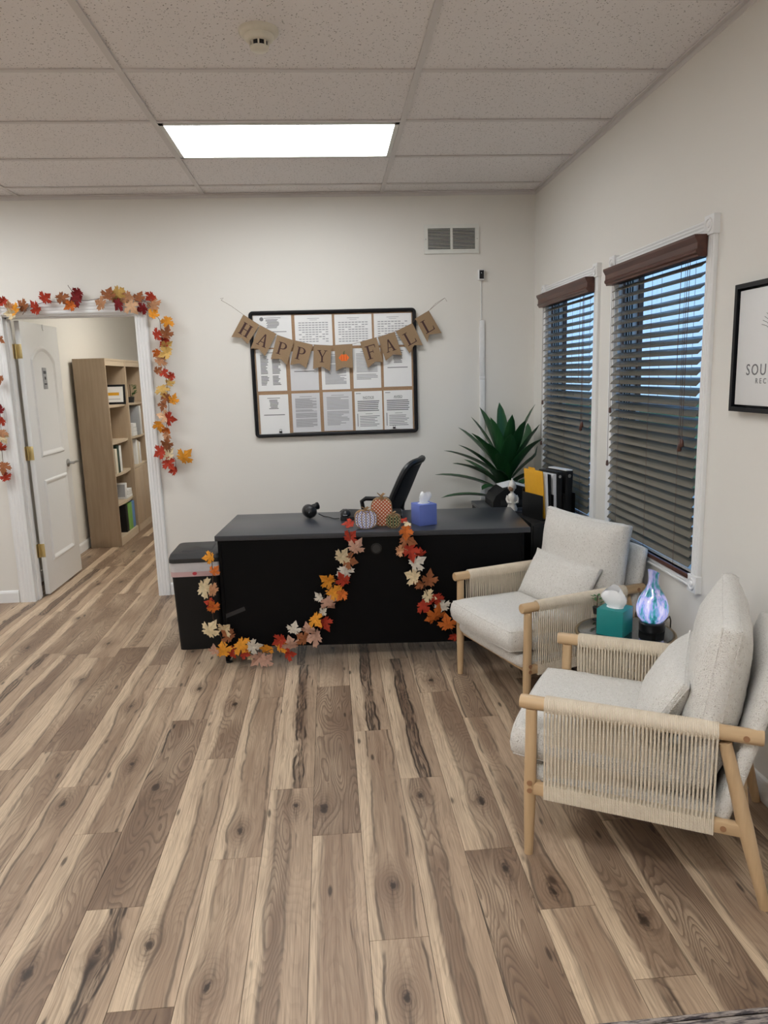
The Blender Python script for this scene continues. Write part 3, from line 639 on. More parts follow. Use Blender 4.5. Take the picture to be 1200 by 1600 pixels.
# scanner with cable
p = ondesk(484, 809); s = thing('barcode_scanner', 'small rounded black handheld device lying on the desk', 'scanner', p, .35); s.scale = (1.22, 1.22, 1.22)
m = MB(); m.lathe([(.001, -.040), (.024, -.036), (.032, -.020), (.033, .005), (.030, .025), (.018, .038), (.001, .042)], 20, mat=Matrix.Translation((0, 0, .033)) @ Matrix.Rotation(.5, 4, 'Y') @ Matrix.Rotation(PI/2, 4, 'X')); m.obj('body', 'black_plastic', s)
m = MB(); m.tube([(.010, 0, .040), (.028, .003, .050), (.040, .004, .054)], [.022, .017, .015], 12); m.obj('neck', 'black_matte', s)
MB().tube([(.040, .004, .054), (.047, .005, .055)], .018, 14).obj('collar', 'black_plastic', s)
m = MB(); Ml = Matrix.Translation((-.008, -.031, .034)) @ Matrix.Rotation(PI/2+.15, 4, 'X'); m.box((-.009, -.004, .006), (.009, .004, .008), mat=Ml); m.obj('badge', 'binder_grey', s)
a, b = ondesk(498, 808), ondesk(531, 812)
MB().tube([(a.x, a.y, DH+.02), (a.x+.03, a.y+.0, DH+.004), ((a.x+b.x)/2, (a.y+b.y)/2+.02, DH+.004), (b.x-.03, b.y+.015, DH+.004), (b.x-.002, b.y+.01, DH+.006)], .0025, 6).obj('cable', 'black_plastic', None)
tag(bpy.data.objects['cable'], 'thin black cable between the handheld device and the laptop', 'cable')
# closed laptop with mouse
a = ondesk(532, 814); lap = thing('laptop', 'closed black laptop lying behind the wooden pumpkins', 'laptop', (a.x, a.y+.005, DH), DA)
box((0, 0, .002), (.36, .24, .012), .003).obj('base', 'black_plastic', lap); box((0, 0, .0122), (.36, .24, .02), .003).obj('lid', 'black_matte', lap); box((.3605, .02, .004), (.3625, .22, .018), .0005).obj('side_trim', 'binder_grey', lap)
mo = thing('computer_mouse', 'black computer mouse on top of the closed laptop', 'mouse', (a.x+.033, a.y+.06, DH+.0202), DA)
m = MB(); vs = []; 
m.lathe([(.034, 0), (.036, .006), (.034, .018), (.026, .030), (.012, .036), (.001, .037)], 20, mat=Matrix.Diagonal((.85, 1.5, 1, 1))); m.obj('shell', 'black_plastic', mo)
MB().tube([(-.0, -.034, .026), (0, -.022, .033)], .005, 8).obj('wheel', 'grey_plastic', mo); MB().box((-.012, -.054, .008), (.012, -.0505, .012)).obj('badge', 'binder_grey', mo)

# wooden pumpkins
def pumpkin(px, py, w, h, mat, label, rz, nb):
    o = ondesk(px, py); P = thing('wooden_pumpkin', label, 'pumpkin', (o.x, o.y, DH), rz, 'wooden pumpkins on the desk'); d = .026
    n = 40; out = []
    for k in range(n):
        a = 2*PI*k/n; x = math.cos(a); z = math.sin(a); rr = 1-.05*math.cos(a*2)+.03*abs(math.sin(a*nb))
        out.append(((abs(x)**.85)*math.copysign(1, x)*w/2*rr, h/2+(abs(z)**.85)*math.copysign(1, z)*h/2*(1-.10*math.exp(-(x*4)**2)*(z > 0))))
    zmin = min(z for _, z in out); out = [(x, z-zmin) for x, z in out]
    MB().prism([(x, -d/2+.002, z) for x, z in out], (0, d, 0)).obj('wood_block', 'raffia', P)
    MB().prism([(x*.93, -d/2, h*.5+(z-h*.5)*.93) for x, z in out], (0, .003, 0)).obj('dotted_face', mat, P)
    for k in range(-2, 3):
        xx = k/2.6*w/2; pts = []
        for q in range(9):
            tt = q/8*2-1; pts.append((xx*math.sqrt(max(0, 1-.55*tt*tt))*(.98 if abs(tt) < .9 else .95), -d/2-.0005, h/2+tt*h*.445))
        if mat != 'dots_orange': MB().tube(pts, [.0026]*9, 5).obj('rib', 'raffia', P)
    MB().tube([(0, 0, h*.93), (.004, -.002, h*1.06), (.014, -.003, h*1.13)], [.009, .006, .004], 8).obj('stem', 'raffia', P)
    for sx, sz in ((-1, 1), (1, .8), (-.6, .3), (.7, .1)):
        pts = [(0, -.012, h*1.0)]+[(sx*w*.22*math.sin(q/6*PI)*(.6+.4*q/6), -.016-.003*q/6, h*1.0+sz*h*.16*math.sin(q/6*PI*.9)-.02*q/6*(sz < .5)) for q in range(1, 7)]
        MB().tube(pts, .0022, 5).obj('raffia_bow', 'raffia', P)
pumpkin(597, 822, .125, .165, 'dots_orange', 'tall orange wooden pumpkin with white dots, middle of the trio', DA, 3)
pumpkin(572, 826, .128, .108, 'dots_white', 'white dotted wooden pumpkin with brown ribs, left of the orange one', DA+.12, 3)
pumpkin(615, 825, .084, .082, 'dots_green', 'smallest dark green dotted wooden pumpkin, right of the orange one', DA-.1, 3)

# tissue boxes
def tissue_box(c0, s, h, rz, mat, label, seed, tw=.05, th=.07):
    b = thing('tissue_box', label, 'tissue box', c0, rz); r = random.Random(seed)
    box((-s/2, -s/2, 0), (s/2, s/2, h), .0025).obj('box', mat, b)
    MB().lathe([(.036, h), (.036, h+.0008), (.001, h+.0008)], 24, mat=Matrix.Diagonal((1, .72, 1, 1))).obj('opening', 'tissue', b)
    m = MB(); N = 20; rows = 8; vs = []; fs = []
    for i in range(rows):
        q = i/(rows-1)
        for k in range(N):
            a = 2*PI*k/N; rr = tw*(.62+.55*math.sin(PI*min(1, q*.75))-.38*q*q)*(1+.22*math.sin(3*a+seed)*q+.12*math.sin(5*a+2*q))
            vs.append((rr*math.cos(a)+.012*q*math.sin(seed), rr*.42*math.sin(a)*(1-.45*q)+.006*math.sin(4*a)*q, h+.001+th*q*(1+.16*math.cos(a+seed)+.12*math.sin(2*a+seed))))
    for i in range(rows-1):
        for k in range(N): fs.append((i*N+k, i*N+(k+1) % N, (i+1)*N+(k+1) % N, (i+1)*N+k))
    m.add(vs, fs, True); m.obj('tissue', 'tissue', b)
q1, q2, q3 = ondesk(642.7, 817.7), ondesk(657.3, 822), ondesk(683, 819); e = (q3-q2); ctr = (q1+q3)/2
tissue_box((ctr.x, ctr.y, DH), .108, .118, math.atan2(e.y, e.x), 'violet_box', 'violet blue tissue box standing on the black desk', 2, .034, .055)

# office chair behind the desk
OC = thing('office_chair', 'black mesh office chair behind the desk', 'office chair', (-1.285, -.60, 0), math.radians(-20))   # faces -x
for k in range(5):
    a = 2*PI*k/5+.3; ex, ey = .27*math.cos(a), .27*math.sin(a)
    MB().tube([(0, 0, .10), (ex*.6, ey*.6, .085), (ex, ey, .07)], [.024, .02, .016], 8).obj('base_arm', 'black_plastic', OC)
    MB().lathe([(.025, -.012), (.028, -.006), (.028, .006), (.025, .012)], 14, mat=Matrix.Translation((ex, ey, .028)) @ rotz(a) @ Matrix.Rotation(PI/2, 4, 'X')).obj('caster', 'black_plastic', OC)
MB().lathe([(.03, .08), (.03, .22), (.018, .22), (.018, .42), (.05, .43), (.05, .45)], 16).obj('gas_lift', 'black_metal', OC)
cu, _ = cushion(.48, .48, .085, .5, 5, 14); me = smooth_mesh(cu, 'seat'); me.transform(Matrix.Translation((-.02, 0, .49))); link('seat', me, 'black_matte', OC)
def backpt(u, v, off=0):   # u lateral -1..1, v 0..1 up the back
    z = .60+.42*v; lean = .135+.19*v; curve = .045*(1-u*u)
    return Vector((lean-.0+curve+off, u*(.215-.03*v*v), z))
ring = []
for k in range(40):
    a = 2*PI*k/40; u = math.copysign(abs(math.cos(a))**.35, math.cos(a)); v = .5+.5*math.copysign(abs(math.sin(a))**.35, math.sin(a)); ring.append(backpt(u, v))
MB().tube(ring, .021, 8, closed=True).obj('back_frame', 'black_plastic', OC)
m = MB(); vs = []; N = 10
for o_ in (0, .004):
    for i in range(N+1):
        for j in range(N+1): vs.append(backpt((2*i/N-1)*.97, .02+.96*j/N, o_))
fs = []
for o_ in (0, 1):
    for i in range(N):
        for j in range(N): b = o_*(N+1)**2; fs.append((b+i*(N+1)+j, b+(i+1)*(N+1)+j, b+(i+1)*(N+1)+j+1, b+i*(N+1)+j+1))
m.add(vs, fs, True).obj('back_mesh', 'chair_mesh', OC)
MB().tube([(.03, 0, .45), (.17, 0, .47), (.215, 0, .56), (.225, 0, .68), (.25, 0, .78)], [.025, .025, .022, .02, .014], 10).obj('back_support', 'black_plastic', OC)
for s in (-1, 1):
    MB().tube([(.19, s*.225, .58), (.175, s*.235, .66), (.14, s*.24, .71), (.06, s*.245, .72), (-.085, s*.245, .72), (-.115, s*.245, .70), (-.105, s*.245, .64), (-.06, s*.245, .55), (-.02, s*.22, .47)], [.018, .017, .016, .016, .016, .015, .015, .015, .016], 10).obj('armrest', 'black_plastic', OC)

# ================================================================== side table, lamp, teal box
TZ = .47; TC = Vector((-.31, -2.507, 0))
tb = thing('side_table', 'round glass side table with a bronze rim between the two armchairs', 'side table', TC)
MB().tube([(.198*math.cos(2*PI*k/48), .198*math.sin(2*PI*k/48), TZ-.008) for k in range(48)], .008, 8, closed=True).obj('rim', 'gold_dark', tb)
MB().lathe([(.190, TZ-.006), (.190, TZ), (.001, TZ)], 48).obj('glass_top', 'tinted_glass', tb)
for k in range(3):
    a = 2*PI*k/3+.45; MB().tube([(.190*math.cos(a), .190*math.sin(a), TZ-.014), (.15*math.cos(a), .15*math.sin(a), .24), (.185*math.cos(a), .185*math.sin(a), 0)], .008, 8).obj('leg', 'gold_dark', tb)
MB().tube([(.148*math.cos(2*PI*k/36), .148*math.sin(2*PI*k/36), .24) for k in range(36)], .006, 6, closed=True).obj('lower_ring', 'gold_dark', tb)
def ontab(u, v): return hit(u, v, (0, 0, TZ), (0, 0, 1))
q1, q2, q3 = ontab(932, 991), ontab(971, 999), ontab(991, 985); e = q2-q1; ctr = (q1+q3)/2
tissue_box((ctr.x-.006, ctr.y-.002, TZ), .112, .112, math.atan2(e.y, e.x), 'teal_box', 'teal tissue box on the glass side table', 5, .050, .074)
q = ontab(1018, 984); la = thing('diffuser_lamp', 'glowing blue and lilac marbled glass vase lamp on a black base', 'lamp', (q.x, q.y, TZ))
MB().lathe([(.050, 0), (.052, .004), (.052, .034), (.048, .038), (.001, .038)], 32).obj('base', 'black_plastic', la)
prof = [(.030, .038), (.046, .042), (.060, .062), (.066, .088), (.065, .108), (.056, .138), (.042, .163), (.029, .184), (.0215, .203), (.0195, .222), (.021, .240), (.0245, .252)]
m = MB(); n = 36; vs = []
for r, z in prof:
    for k in range(n):
        a = 2*PI*k/n; sl_ = max(0, (z-.20)/.052); vs.append((r*math.cos(a), r*math.sin(a), z-.016*sl_*math.cos(a-.6)*1.))
m.add(vs, [(i*n+k, i*n+(k+1) % n, (i+1)*n+(k+1) % n, (i+1)*n+k) for i in range(len(prof)-1) for k in range(n)], True)
top = [Vector(v) for v in vs[-n:]]; inn = [v*1 for v in top]; c_ = sum(top, Vector())/n
m.add(top+[c_+(v-c_)*.82 for v in top]+[c_+(v-c_)*.7-Vector((0, 0, .03)) for v in top], [(k, (k+1) % n, n+(k+1) % n, n+k) for k in range(n)]+[(n+k, n+(k+1) % n, 2*n+(k+1) % n, 2*n+k) for k in range(n)]+[tuple(2*n+k for k in range(n))], True)
m.obj('glass_shade', 'lamp_glass', la)
MB().tube([(.050, .0, .02), (.07, .03, .03), (.085, .06, .014), (.105, .095, .004), (.145, .14, .004), (.158, .155, -.02), (.16, .16, -.2), (.17, .17, -.46)], .003, 6).obj('power_cord', 'black_plastic', la)
q = ontab(925, 966); pt = thing('small_plant', 'tiny green plant half hidden behind the teal tissue box', 'plant', (q.x+.045, q.y+.06, TZ))
MB().lathe([(.016, 0), (.021, .03), (.018, .03), (.001, .028)], 14).obj('pot', 'pot_black', pt)
r = random.Random(3)
for k in range(14):
    a = r.random()*6.28; l = .018+.012*r.random(); zz = .035+.05*r.random(); d = Vector((math.cos(a), math.sin(a), .3)); s_ = Vector((-math.sin(a), math.cos(a), 0))*.008; b = Vector((.008*math.cos(a), .008*math.sin(a), zz))
    MB().add([b, b+d*l*.5+s_, b+d*l, b+d*l*.5-s_, b+d*l*.5+Vector((0, 0, .003))], [(0, 1, 4), (1, 2, 4), (2, 3, 4), (3, 0, 4)]).obj('leaf', 'green_leaf', pt)
MB().tube([(0, 0, .02), (0, 0, .085)], .003, 6).obj('stem', 'stem_brown', pt)

# ================================================================== bin
BN = thing('trash_bin', 'black lidded trash bin beside the desk', 'trash bin', (-2.318, -1.04, 0)); hx, hy = .147, .165
def tapered(m, z0, z1, s0, s1, hx, hy, r=.03):
    pts = []
    for cx_, cy_, a0 in ((1, 1, 0), (-1, 1, PI/2), (-1, -1, PI), (1, -1, 1.5*PI)):
        for k in range(5):
            a = a0+k/4*PI/2; pts.append((cx_*(hx-r)+r*math.cos(a), cy_*(hy-r)+r*math.sin(a)))
    n = len(pts); m.add([(x*s0, y*s0, z0) for x, y in pts]+[(x*s1, y*s1, z1) for x, y in pts], [tuple(range(n))[::-1], tuple(range(n, 2*n))]+[(i, (i+1) % n, n+(i+1) % n, n+i) for i in range(n)], True); return m
tapered(MB(), 0, .50, .87, .965, hx, hy).obj('body', 'black_matte', BN)
ln = tapered(MB(), .452, .535, .985, 1.0, hx, hy).obj('liner', 'bin_liner', BN); tapered(MB(), .449, .478, .992, .998, hx, hy).obj('drawstring_band', 'liner_pink', ln)
MB().lathe([(.013, 0), (.013, .004), (.001, .006)], 14, mat=Matrix.Translation((-.005, -hy*.99, .467)) @ Matrix.Rotation(PI/2, 4, 'X') @ Matrix.Diagonal((1, .75, 1, 1))).obj('drawstring_tie', 'liner_tie', ln)
ld = tapered(tapered(tapered(MB(), .532, .556, 1.03, 1.03, hx, hy, .035), .556, .578, 1.03, .97, hx, hy, .035), .578, .583, .97, .93, hx, hy, .035).obj('lid', 'grey_plastic', BN)
tapered(MB(), .583, .588, .62, .58, hx, hy).obj('lid_flap', 'grey_plastic', ld)

# ================================================================== black cabinets, printer, folders, statuette, plant
CB = thing('low_cabinet', 'low black cabinet in the corner behind the desk', 'cabinet', (-.30, -.655, 0))
box((-.25, -.225, .05), (.25, .225, .665), .002).obj('body', 'desk_black', CB); box((-.255, -.23, .666), (.255, .23, .688), .002).obj('top', 'desk_top_reflect', CB); box((-.235, -.20, 0), (.235, .21, .049)).obj('plinth', 'black_matte', CB)
for s in (-1, 1): dd = box((s*.126-.121, -.2405, .06), (s*.126+.121, -.2305, .655), .002).obj('door', 'desk_black', CB); MB().tube([(s*.02, -.247, .36), (s*.02, -.247, .44)], .004, 8).obj('handle', 'black_metal', dd)
FC = thing('filing_cabinet', 'narrow black filing cabinet between the desk and the window', 'cabinet', (-.20, -1.09, 0))
box((-.165, -.165, .02), (.165, .165, .684), .003).obj('body', 'black_metal', FC)
for z in (.03, .36): dd = box((-.155, -.177, z), (.155, -.1655, z+.31), .003).obj('drawer', 'black_metal', FC); MB().tube([(-.05, -.19, z+.26), (-.05, -.196, z+.26), (.05, -.196, z+.26), (.05, -.19, z+.26)], .004, 6).obj('handle', 'black_plastic', dd)
PR = thing('printer', 'black printer with white paper under the corner plant', 'printer', (-.345, -.625, .688))
m = MB(); pr = [(-.13, 0), (.13, 0), (.13, .10), (.10, .125), (.03, .14), (-.05, .125), (-.11, .08), (-.13, .04)]; m.prism([(x, -.12, z) for x, z in pr], (0, .24, 0)).obj('body', 'black_matte', PR)
MB().prism([(x, -.09, z) for x, z in ((-.06, .126), (.03, .145), (.12, .118), (.12, .121), (.03, .149), (-.06, .130))], (0, .18, 0)).obj('paper_sheet', 'paper', PR)
MB().box((-.08, -.1215, .015), (.08, -.12, .05)).obj('paper_slot', 'black_hole', PR)
# magazine holder with folders
MH = thing('file_holder', 'black desktop file holder with upright dividers', 'file holder', (-.205, -1.06, .684), .30)
m = MB().box((-.115, -.11, 0), (.115, .11, .008)).box((-.115, .104, .008), (.115, .11, .17)); m.obj('tray', 'black_metal', MH)
for x in (-.115, -.04, .035, .112): box((x, -.11, .008), (x+.003, .104, .15)).obj('divider', 'black_metal', MH)
def fold(x, w, h, d, mat, name, label, lean=0., cat='folder', y0=-.10):
    M = MH.matrix_basis; o = thing(name, label, cat, (0, 0, 0)); o.matrix_world = Matrix.Translation(MH.location) @ rotz(.30) @ Matrix.Translation((x, y0, .009)) @ Matrix.Rotation(lean, 4, 'Y')
    box((0, 0, 0), (w, d, h), .0015).obj('cover', mat, o); return o
f = fold(-.092, .006, .285, .20, 'yellow_folder', 'paper_folder', 'yellow folder standing in the black file holder', -.10 + .03); MB().box((.001, .08, .285), (.003, .15, .298)).obj('tab', 'yellow_folder', f)
f = fold(-.078, .016, .272, .195, 'paper', 'paper_stack', 'stack of white papers just behind the yellow folder', -.05, 'papers')
f = fold(-.056, .012, .262, .19, 'black_matte', 'binder', 'thin black binder next to the white papers in the file holder', -.03, 'binder')
f = fold(-.031, .022, .262, .18, 'paper_grey', 'paper_stack', 'grey-white papers in the middle of the black file holder', -.02, 'papers')
f = fold(-.006, .034, .272, .195, 'black_matte', 'binder', 'black binder in the middle of the file holder', 0., 'binder'); MB().lathe([(.009, 0), (.009, .002), (.001, .003)], 12, mat=Matrix.Translation((.017, -.0005, .245)) @ Matrix.Rotation(PI/2, 4, 'X')).obj('finger_ring', 'nickel', f)
f = fold(.046, .050, .275, .195, 'black_matte', 'binder', 'thick black binder nearest the window in the file holder', .03, 'binder'); MB().lathe([(.011, 0), (.011, .002), (.001, .003)], 12, mat=Matrix.Translation((.025, -.0005, .245)) @ Matrix.Rotation(PI/2, 4, 'X')).obj('finger_ring', 'nickel', f)
box((.004, .002, .002), (.046, .19, .282)).obj('pages', 'paper', f)
# statuette
ST = thing('statuette', 'small white seated figurine by the right end of the desk', 'statuette', (-.375, -.845, .688))
m = MB(); m.lathe([(.032, 0), (.034, .012), (.028, .03), (.023, .045), (.025, .065), (.029, .085), (.024, .102), (.013, .112), (.010, .120), (.016, .129), (.022, .143), (.025, .158), (.022, .174), (.013, .188), (.005, .198), (.004, .205), (.001, .208)], 24)
for s in (-1, 1): m.tube([(s*.026, 0, .096), (s*.034, -.004, .075), (s*.030, -.018, .055), (s*.010, -.026, .052)], [.009, .009, .008, .006], 10); m.lathe([(.001, -.012), (.005, -.008), (.005, .006), (.001, .010)], 8, (s*.022, 0, .150))
m.obj('figure', 'statue_white', ST)
MB().lathe([(.001, -.022), (.013, -.018), (.018, 0), (.013, .018), (.001, .022)], 14, mat=Matrix.Translation((-.008, -.008, .144)) @ Matrix.Diagonal((1, .95, .85, 1))).obj('face', 'statue_gold', ST)
# plant
PT = thing('dracaena_plant', 'tall dark green broad-leaved plant in the corner', 'plant', (-.255, -.215, 0))
MB().lathe([(.11, 0), (.14, .30), (.145, .31), (.13, .31), (.12, .28), (.001, .28)], 24).obj('pot', 'pot_black', PT); MB().lathe([(.119, .281), (.08, .292), (.001, .296)], 20).obj('soil', 'soil', PT)
for a in (0, 2.1, 4.2): MB().tube([(.02*math.cos(a), .02*math.sin(a), .28), (.03*math.cos(a), .03*math.sin(a), .55), (.015*math.cos(a), .015*math.sin(a), .85)], [.014, .012, .009], 8).obj('stem', 'stem_brown', PT)
r = random.Random(12)
def strap_leaf(base, az, el, L, w, droop, par, mat):
    m = MB(); N = 9; vs = []; d = Vector((math.cos(az), math.sin(az), 0)); p = Vector(base); e_ = el
    for i in range(N+1):
        q = i/N; wd = w*1.35*(math.sin(PI*min(1., .10+q*.90))**.6)*(1 if i < N else .02); sd = Vector((-math.sin(az), math.cos(az), 0)); nrm = (d*-math.sin(e_)+Vector((0, 0, math.cos(e_))))
        vs += [p-sd*wd/2+nrm*wd*.18, p, p+sd*wd/2+nrm*wd*.18]
        vs += [v-nrm*.0012 for v in (p-sd*wd/2+nrm*wd*.18, p, p+sd*wd/2+nrm*wd*.18)]
        p = p+(d*math.cos(e_)+Vector((0, 0, math.sin(e_))))*L/N; e_ -= droop/N
        p.y = min(p.y, .185); p.x = min(p.x, .195)
    fs = []
    for i in range(N):
        a, b = i*6, (i+1)*6
        fs += [(a, a+1, b+1, b), (a+1, a+2, b+2, b+1), (a+3, b+3, b+4, a+4), (a+4, b+4, b+5, a+5), (a, b, b+3, a+3), (a+2, a+5, b+5, b+2)]
    m.add(vs, fs, True); m.obj('leaf', mat, par)
spec = [(2.75, 1.0, .50, .075, .35, .80), (2.3, 1.25, .52, .07, .25, .84), (1.7, 1.35, .50, .07, .1, .86), (-.2, 1.3, .50, .075, .2, .86), (.5, 1.05, .48, .075, .4, .82), (-.3, .9, .42, .07, .5, .78), (-1.2, 1.25, .46, .075, .3, .82), (-1.7, 1.1, .42, .08, .3, .80), (-2.3, 1.0, .46, .075, .5, .78), (3.3, .75, .52, .07, .55, .78), (-2.75, .75, .50, .07, .6, .72), (3.0, .5, .52, .065, .5, .70), (-2.9, .35, .50, .06, .5, .64), (-2.2, .6, .44, .07, .8, .68), (-1.5, .6, .36, .075, .7, .72), (-.9, .7, .38, .07, .7, .74), (3.5, .2, .50, .05, .5, .56), (-2.6, .1, .46, .05, .6, .52), (2.5, .8, .40, .06, .4, .7), (-.6, .35, .34, .07, .4, .66), (.2, .55, .30, .06, .5, .7), (3.15, 0.05, .48, .045, .35, .50), (-2.0, .9, .40, .075, .4, .76), (-1.0, 1.0, .44, .075, .5, .80), (3.6, 1.05, .46, .075, .4, .80), (-2.5, 1.3, .44, .075, .2, .84), (-.6, 1.15, .44, .075, .3, .82), (2.9, 1.2, .48, .07, .3, .83), (-1.5, 1.4, .44, .07, .15, .84), (-3.0, .95, .46, .07, .5, .76), (-2.1, .75, .42, .075, .6, .72)]
for az, el, L, w, dr, bz in spec: strap_leaf((.02*math.cos(az), .02*math.sin(az), bz), az, el, L, w, dr, PT, 'dracaena_leaf')

# ================================================================== back wall things
# bulletin board
BB = thing('bulletin_board', 'black framed bulletin board covered with white notices', 'bulletin board', (-1.455, -.0005, 1.5825)); bw_, bh = .59, .442
def rrect(w, h, r, n=6): return [(sx*(w-r)+r*math.cos(a0+k/n*PI/2), sz*(h-r)+r*math.sin(a0+k/n*PI/2)) for sx, sz, a0 in ((1, 1, 0), (-1, 1, PI/2), (-1, -1, PI), (1, -1, 1.5*PI)) for k in range(n+1)]
m = MB(); prof = [(0, 0), (0, -.022), (.004, -.028), (.016, -.030), (.023, -.026), (.025, -.016), (.025, -.012)]
vs = []; base = rrect(bw_, bh, .03); n = len(base)
for o_, y in prof: vs += [(x, y, z) for x, z in rrect(bw_-o_, bh-o_, max(.004, .03-o_))]
m.add(vs, [(i*n+k, i*n+(k+1) % n, (i+1)*n+(k+1) % n, (i+1)*n+k) for i in range(len(prof)-1) for k in range(n)], True).obj('frame', 'black_frame', BB)
box((-bw_+.028, -.012, -bh+.028), (bw_-.028, -.004, bh-.028)).obj('cork_panel', 'cork', BB)
def B2(x, y, yy=-.0145): return on_back(340+x/3.243, 450+y/3.243, yy)
def paper(px, label, style, mat='paper'):
    a, b = B2(px[0], px[1]), B2(px[2], px[3]); x0, x1, z0, z1 = a.x, b.x, b.z, a.z
    w, h = x1-x0, z1-z0; y = -.0135
    p = box((-w/2, -.0008, -h/2), (w/2, .0008, h/2)).obj('notice_sheet', mat); p.location = ((x0+x1)/2, y, (z0+z1)/2); tag(p, label, 'notice', 'notices on the bulletin board')
    r = random.Random(sum(px)); m = MB(); R_ = []; S = -.0008
    if style == 'table':
        R_ += [(-w*.16, h*.38, w*.16, h*.395), (-w*.1, h*.33, w*.1, h*.342)]
        for i in range(9):
            zz = h*.25-i*h*.075
            for j in range(9):
                if r.random() < .9: R_.append((-w*.40+j*w*.09, zz-h*.018, -w*.40+j*w*.09+w*.07, zz+h*.012))
    elif style in ('lines', 'dense', 'short', 'twocol', 'letter'):
        R_ += [(-w*.22, h*.405, w*.22, h*.42)]
        nl = {'lines': 24, 'dense': 34, 'short': 8, 'twocol': 22, 'letter': 20}[style]; top = .36; dz = .74/nl if style != 'short' else .035
        for i in range(nl):
            zz = (top-i*dz)*h
            if r.random() < .10: continue
            t_ = h*min(.010, dz*.36)
            if style == 'twocol': R_ += [(-w*.36, zz-t_, -w*.36+w*.28*r.uniform(.6, 1), zz+t_), (w*.03, zz-t_, w*.03+w*.30*r.uniform(.6, 1), zz+t_)]
            elif style == 'short': R_.append((-w*.18*r.uniform(.6, 1), zz-t_, w*.18*r.uniform(.6, 1), zz+t_))
            else: R_.append((-w*.38, zz-t_, w*.38*(r.uniform(.1, 1) if r.random() < .3 else 1), zz+t_))
        if style == 'short': R_.append((-w*.36, -h*.02, w*.36, h*.0))
    elif style == 'notice':
        for i in range(6): R_.append((-w*.40, h*(.245-i*.048)-h*.013, w*.40*r.uniform(.85, 1), h*(.245-i*.048)+h*.011))
        R_ += [(-w*.42, -h*.40, -w*.395, -h*.07), (-w*.12, -h*.085, w*.14, -h*.075)]
        for i in range(7): R_.append((-w*.33, h*(-.14-i*.042)-h*.008, w*.40*r.uniform(.5, 1), h*(-.14-i*.042)+h*.007))
        R_ += [(-w*.45, h*.44, -w*.27, h*.455)]
    m.rects(R_, S); m.obj('printed_text', {'table': 'ink_light', 'dense': 'ink_light', 'letter': 'ink_light', 'notice': 'ink', 'lines': 'ink_light'}.get(style, 'ink'), p)
    return p, w, h
paper((178, 140, 380, 300), 'white notice with a round seal in the top left corner of the board', 'short')
sp = bpy.data.objects['notice_sheet']; MB().lathe([(.014, 0), (.014, .0006), (.001, .0006)], 20, mat=Matrix.Translation((-.075, -.0008, .085)) @ Matrix.Rotation(PI/2, 4, 'X')).obj('seal', 'ink', sp)
paper((388, 138, 584, 291), 'white table of figures, second sheet in the top row of the board', 'table')
paper((590, 135, 784, 289), 'white table of figures, third sheet in the top row of the board', 'table')
paper((790, 130, 984, 286), 'white table of figures in the top right corner of the board', 'table')
paper((192, 312, 353, 520), 'two-column notice at the left end of the middle row', 'twocol')
paper((363, 322, 515, 517), 'pale grey notice, second in the middle row of the board', 'short', 'paper_grey')
paper((522, 322, 672, 512), 'typed notice in the middle of the board', 'lines')
paper((683, 306, 830, 505), 'typed letter, fourth in the middle row of the board', 'letter')
paper((838, 301, 985, 497), 'mostly blank notice at the right end of the middle row', 'short')
paper((209, 543, 367, 738), 'notice with a short centred list, bottom left corner of the board', 'short')
paper((374, 535, 525, 728), 'densely typed grey notice, second in the bottom row', 'dense', 'paper_grey')
paper((533, 528, 687, 720), 'pale grey letter, third in the bottom row', 'letter', 'paper_grey')
for px, wd, lb in (((693, 525, 838, 717), 'NOTICE', 'printed sheet headed NOTICE in the bottom row'), ((841, 520, 990, 712), 'AVISO', 'printed sheet headed AVISO, bottom right corner of the board')):
    p, w, h = paper(px, lb, 'notice'); me = text_mesh(wd, .022, 'heading'); me.materials.append(MATS['ink_dark']); wx = max(v.co.x for v in me.vertices)
    o = link('heading', me, None, p); o.rotation_euler = (PI/2, 0, 0); o.location = (-wx/2, -.0014, h*.315)
    MB().rects([(-wx/2, h*.300, wx/2, h*.306)], -.0008).obj('underline', 'ink_dark', p)
for x, y in ((320, 730), (895, 708)):
    q = B2(x, y, -.02); m = MB().box((-.010, -.004, -.006), (.010, .004, .006), .001).tube([(-.007, 0, .006), (-.007, 0, .018), (0, 0, .02), (.007, 0, .018), (.007, 0, .006)], .0012, 5); o = m.obj('binder_clip', 'black_metal'); o.location = (q.x, -.019, q.z)
    tag(o, 'small black clip on the bottom edge of the board, %s' % ('below the short list notice' if x < 500 else 'below the sheet headed AVISO'), 'clip')

# banner
BY = -.042
BA = thing('banner', 'burlap pennant banner reading HAPPY FALL hung across the bulletin board', 'banner', (-1.44, BY, 1.8))
def bl(x, y, yy=BY): q = B2(x, y, yy); return q-BA.location
PEN = [('H', (130, 135), (212, 188), (70, 248), (152, 284), (120, 252)), ('A', (213, 188), (298, 233), (167, 308), (240, 346), (206, 306)), ('P', (301, 238), (388, 267), (270, 360), (350, 391), (319, 359)),
 ('P', (392, 266), (483, 288), (368, 390), (449, 406), (413, 382)), ('Y', (487, 287), (577, 292), (484, 410), (570, 421), (530, 398)), ('@', (592, 290), (683, 284), (600, 421), (685, 406), (640, 400)),
 ('F', (722, 274), (805, 250), (762, 406), (838, 376), (799, 373)), ('A', (812, 250), (897, 222), (852, 369), (934, 341), (891, 336)), ('L', (903, 220), (988, 178), (973, 332), (1040, 290), (996, 290)), ('L', (1001, 156), (1070, 115), (1063, 275), (1135, 228), (1072, 236))]
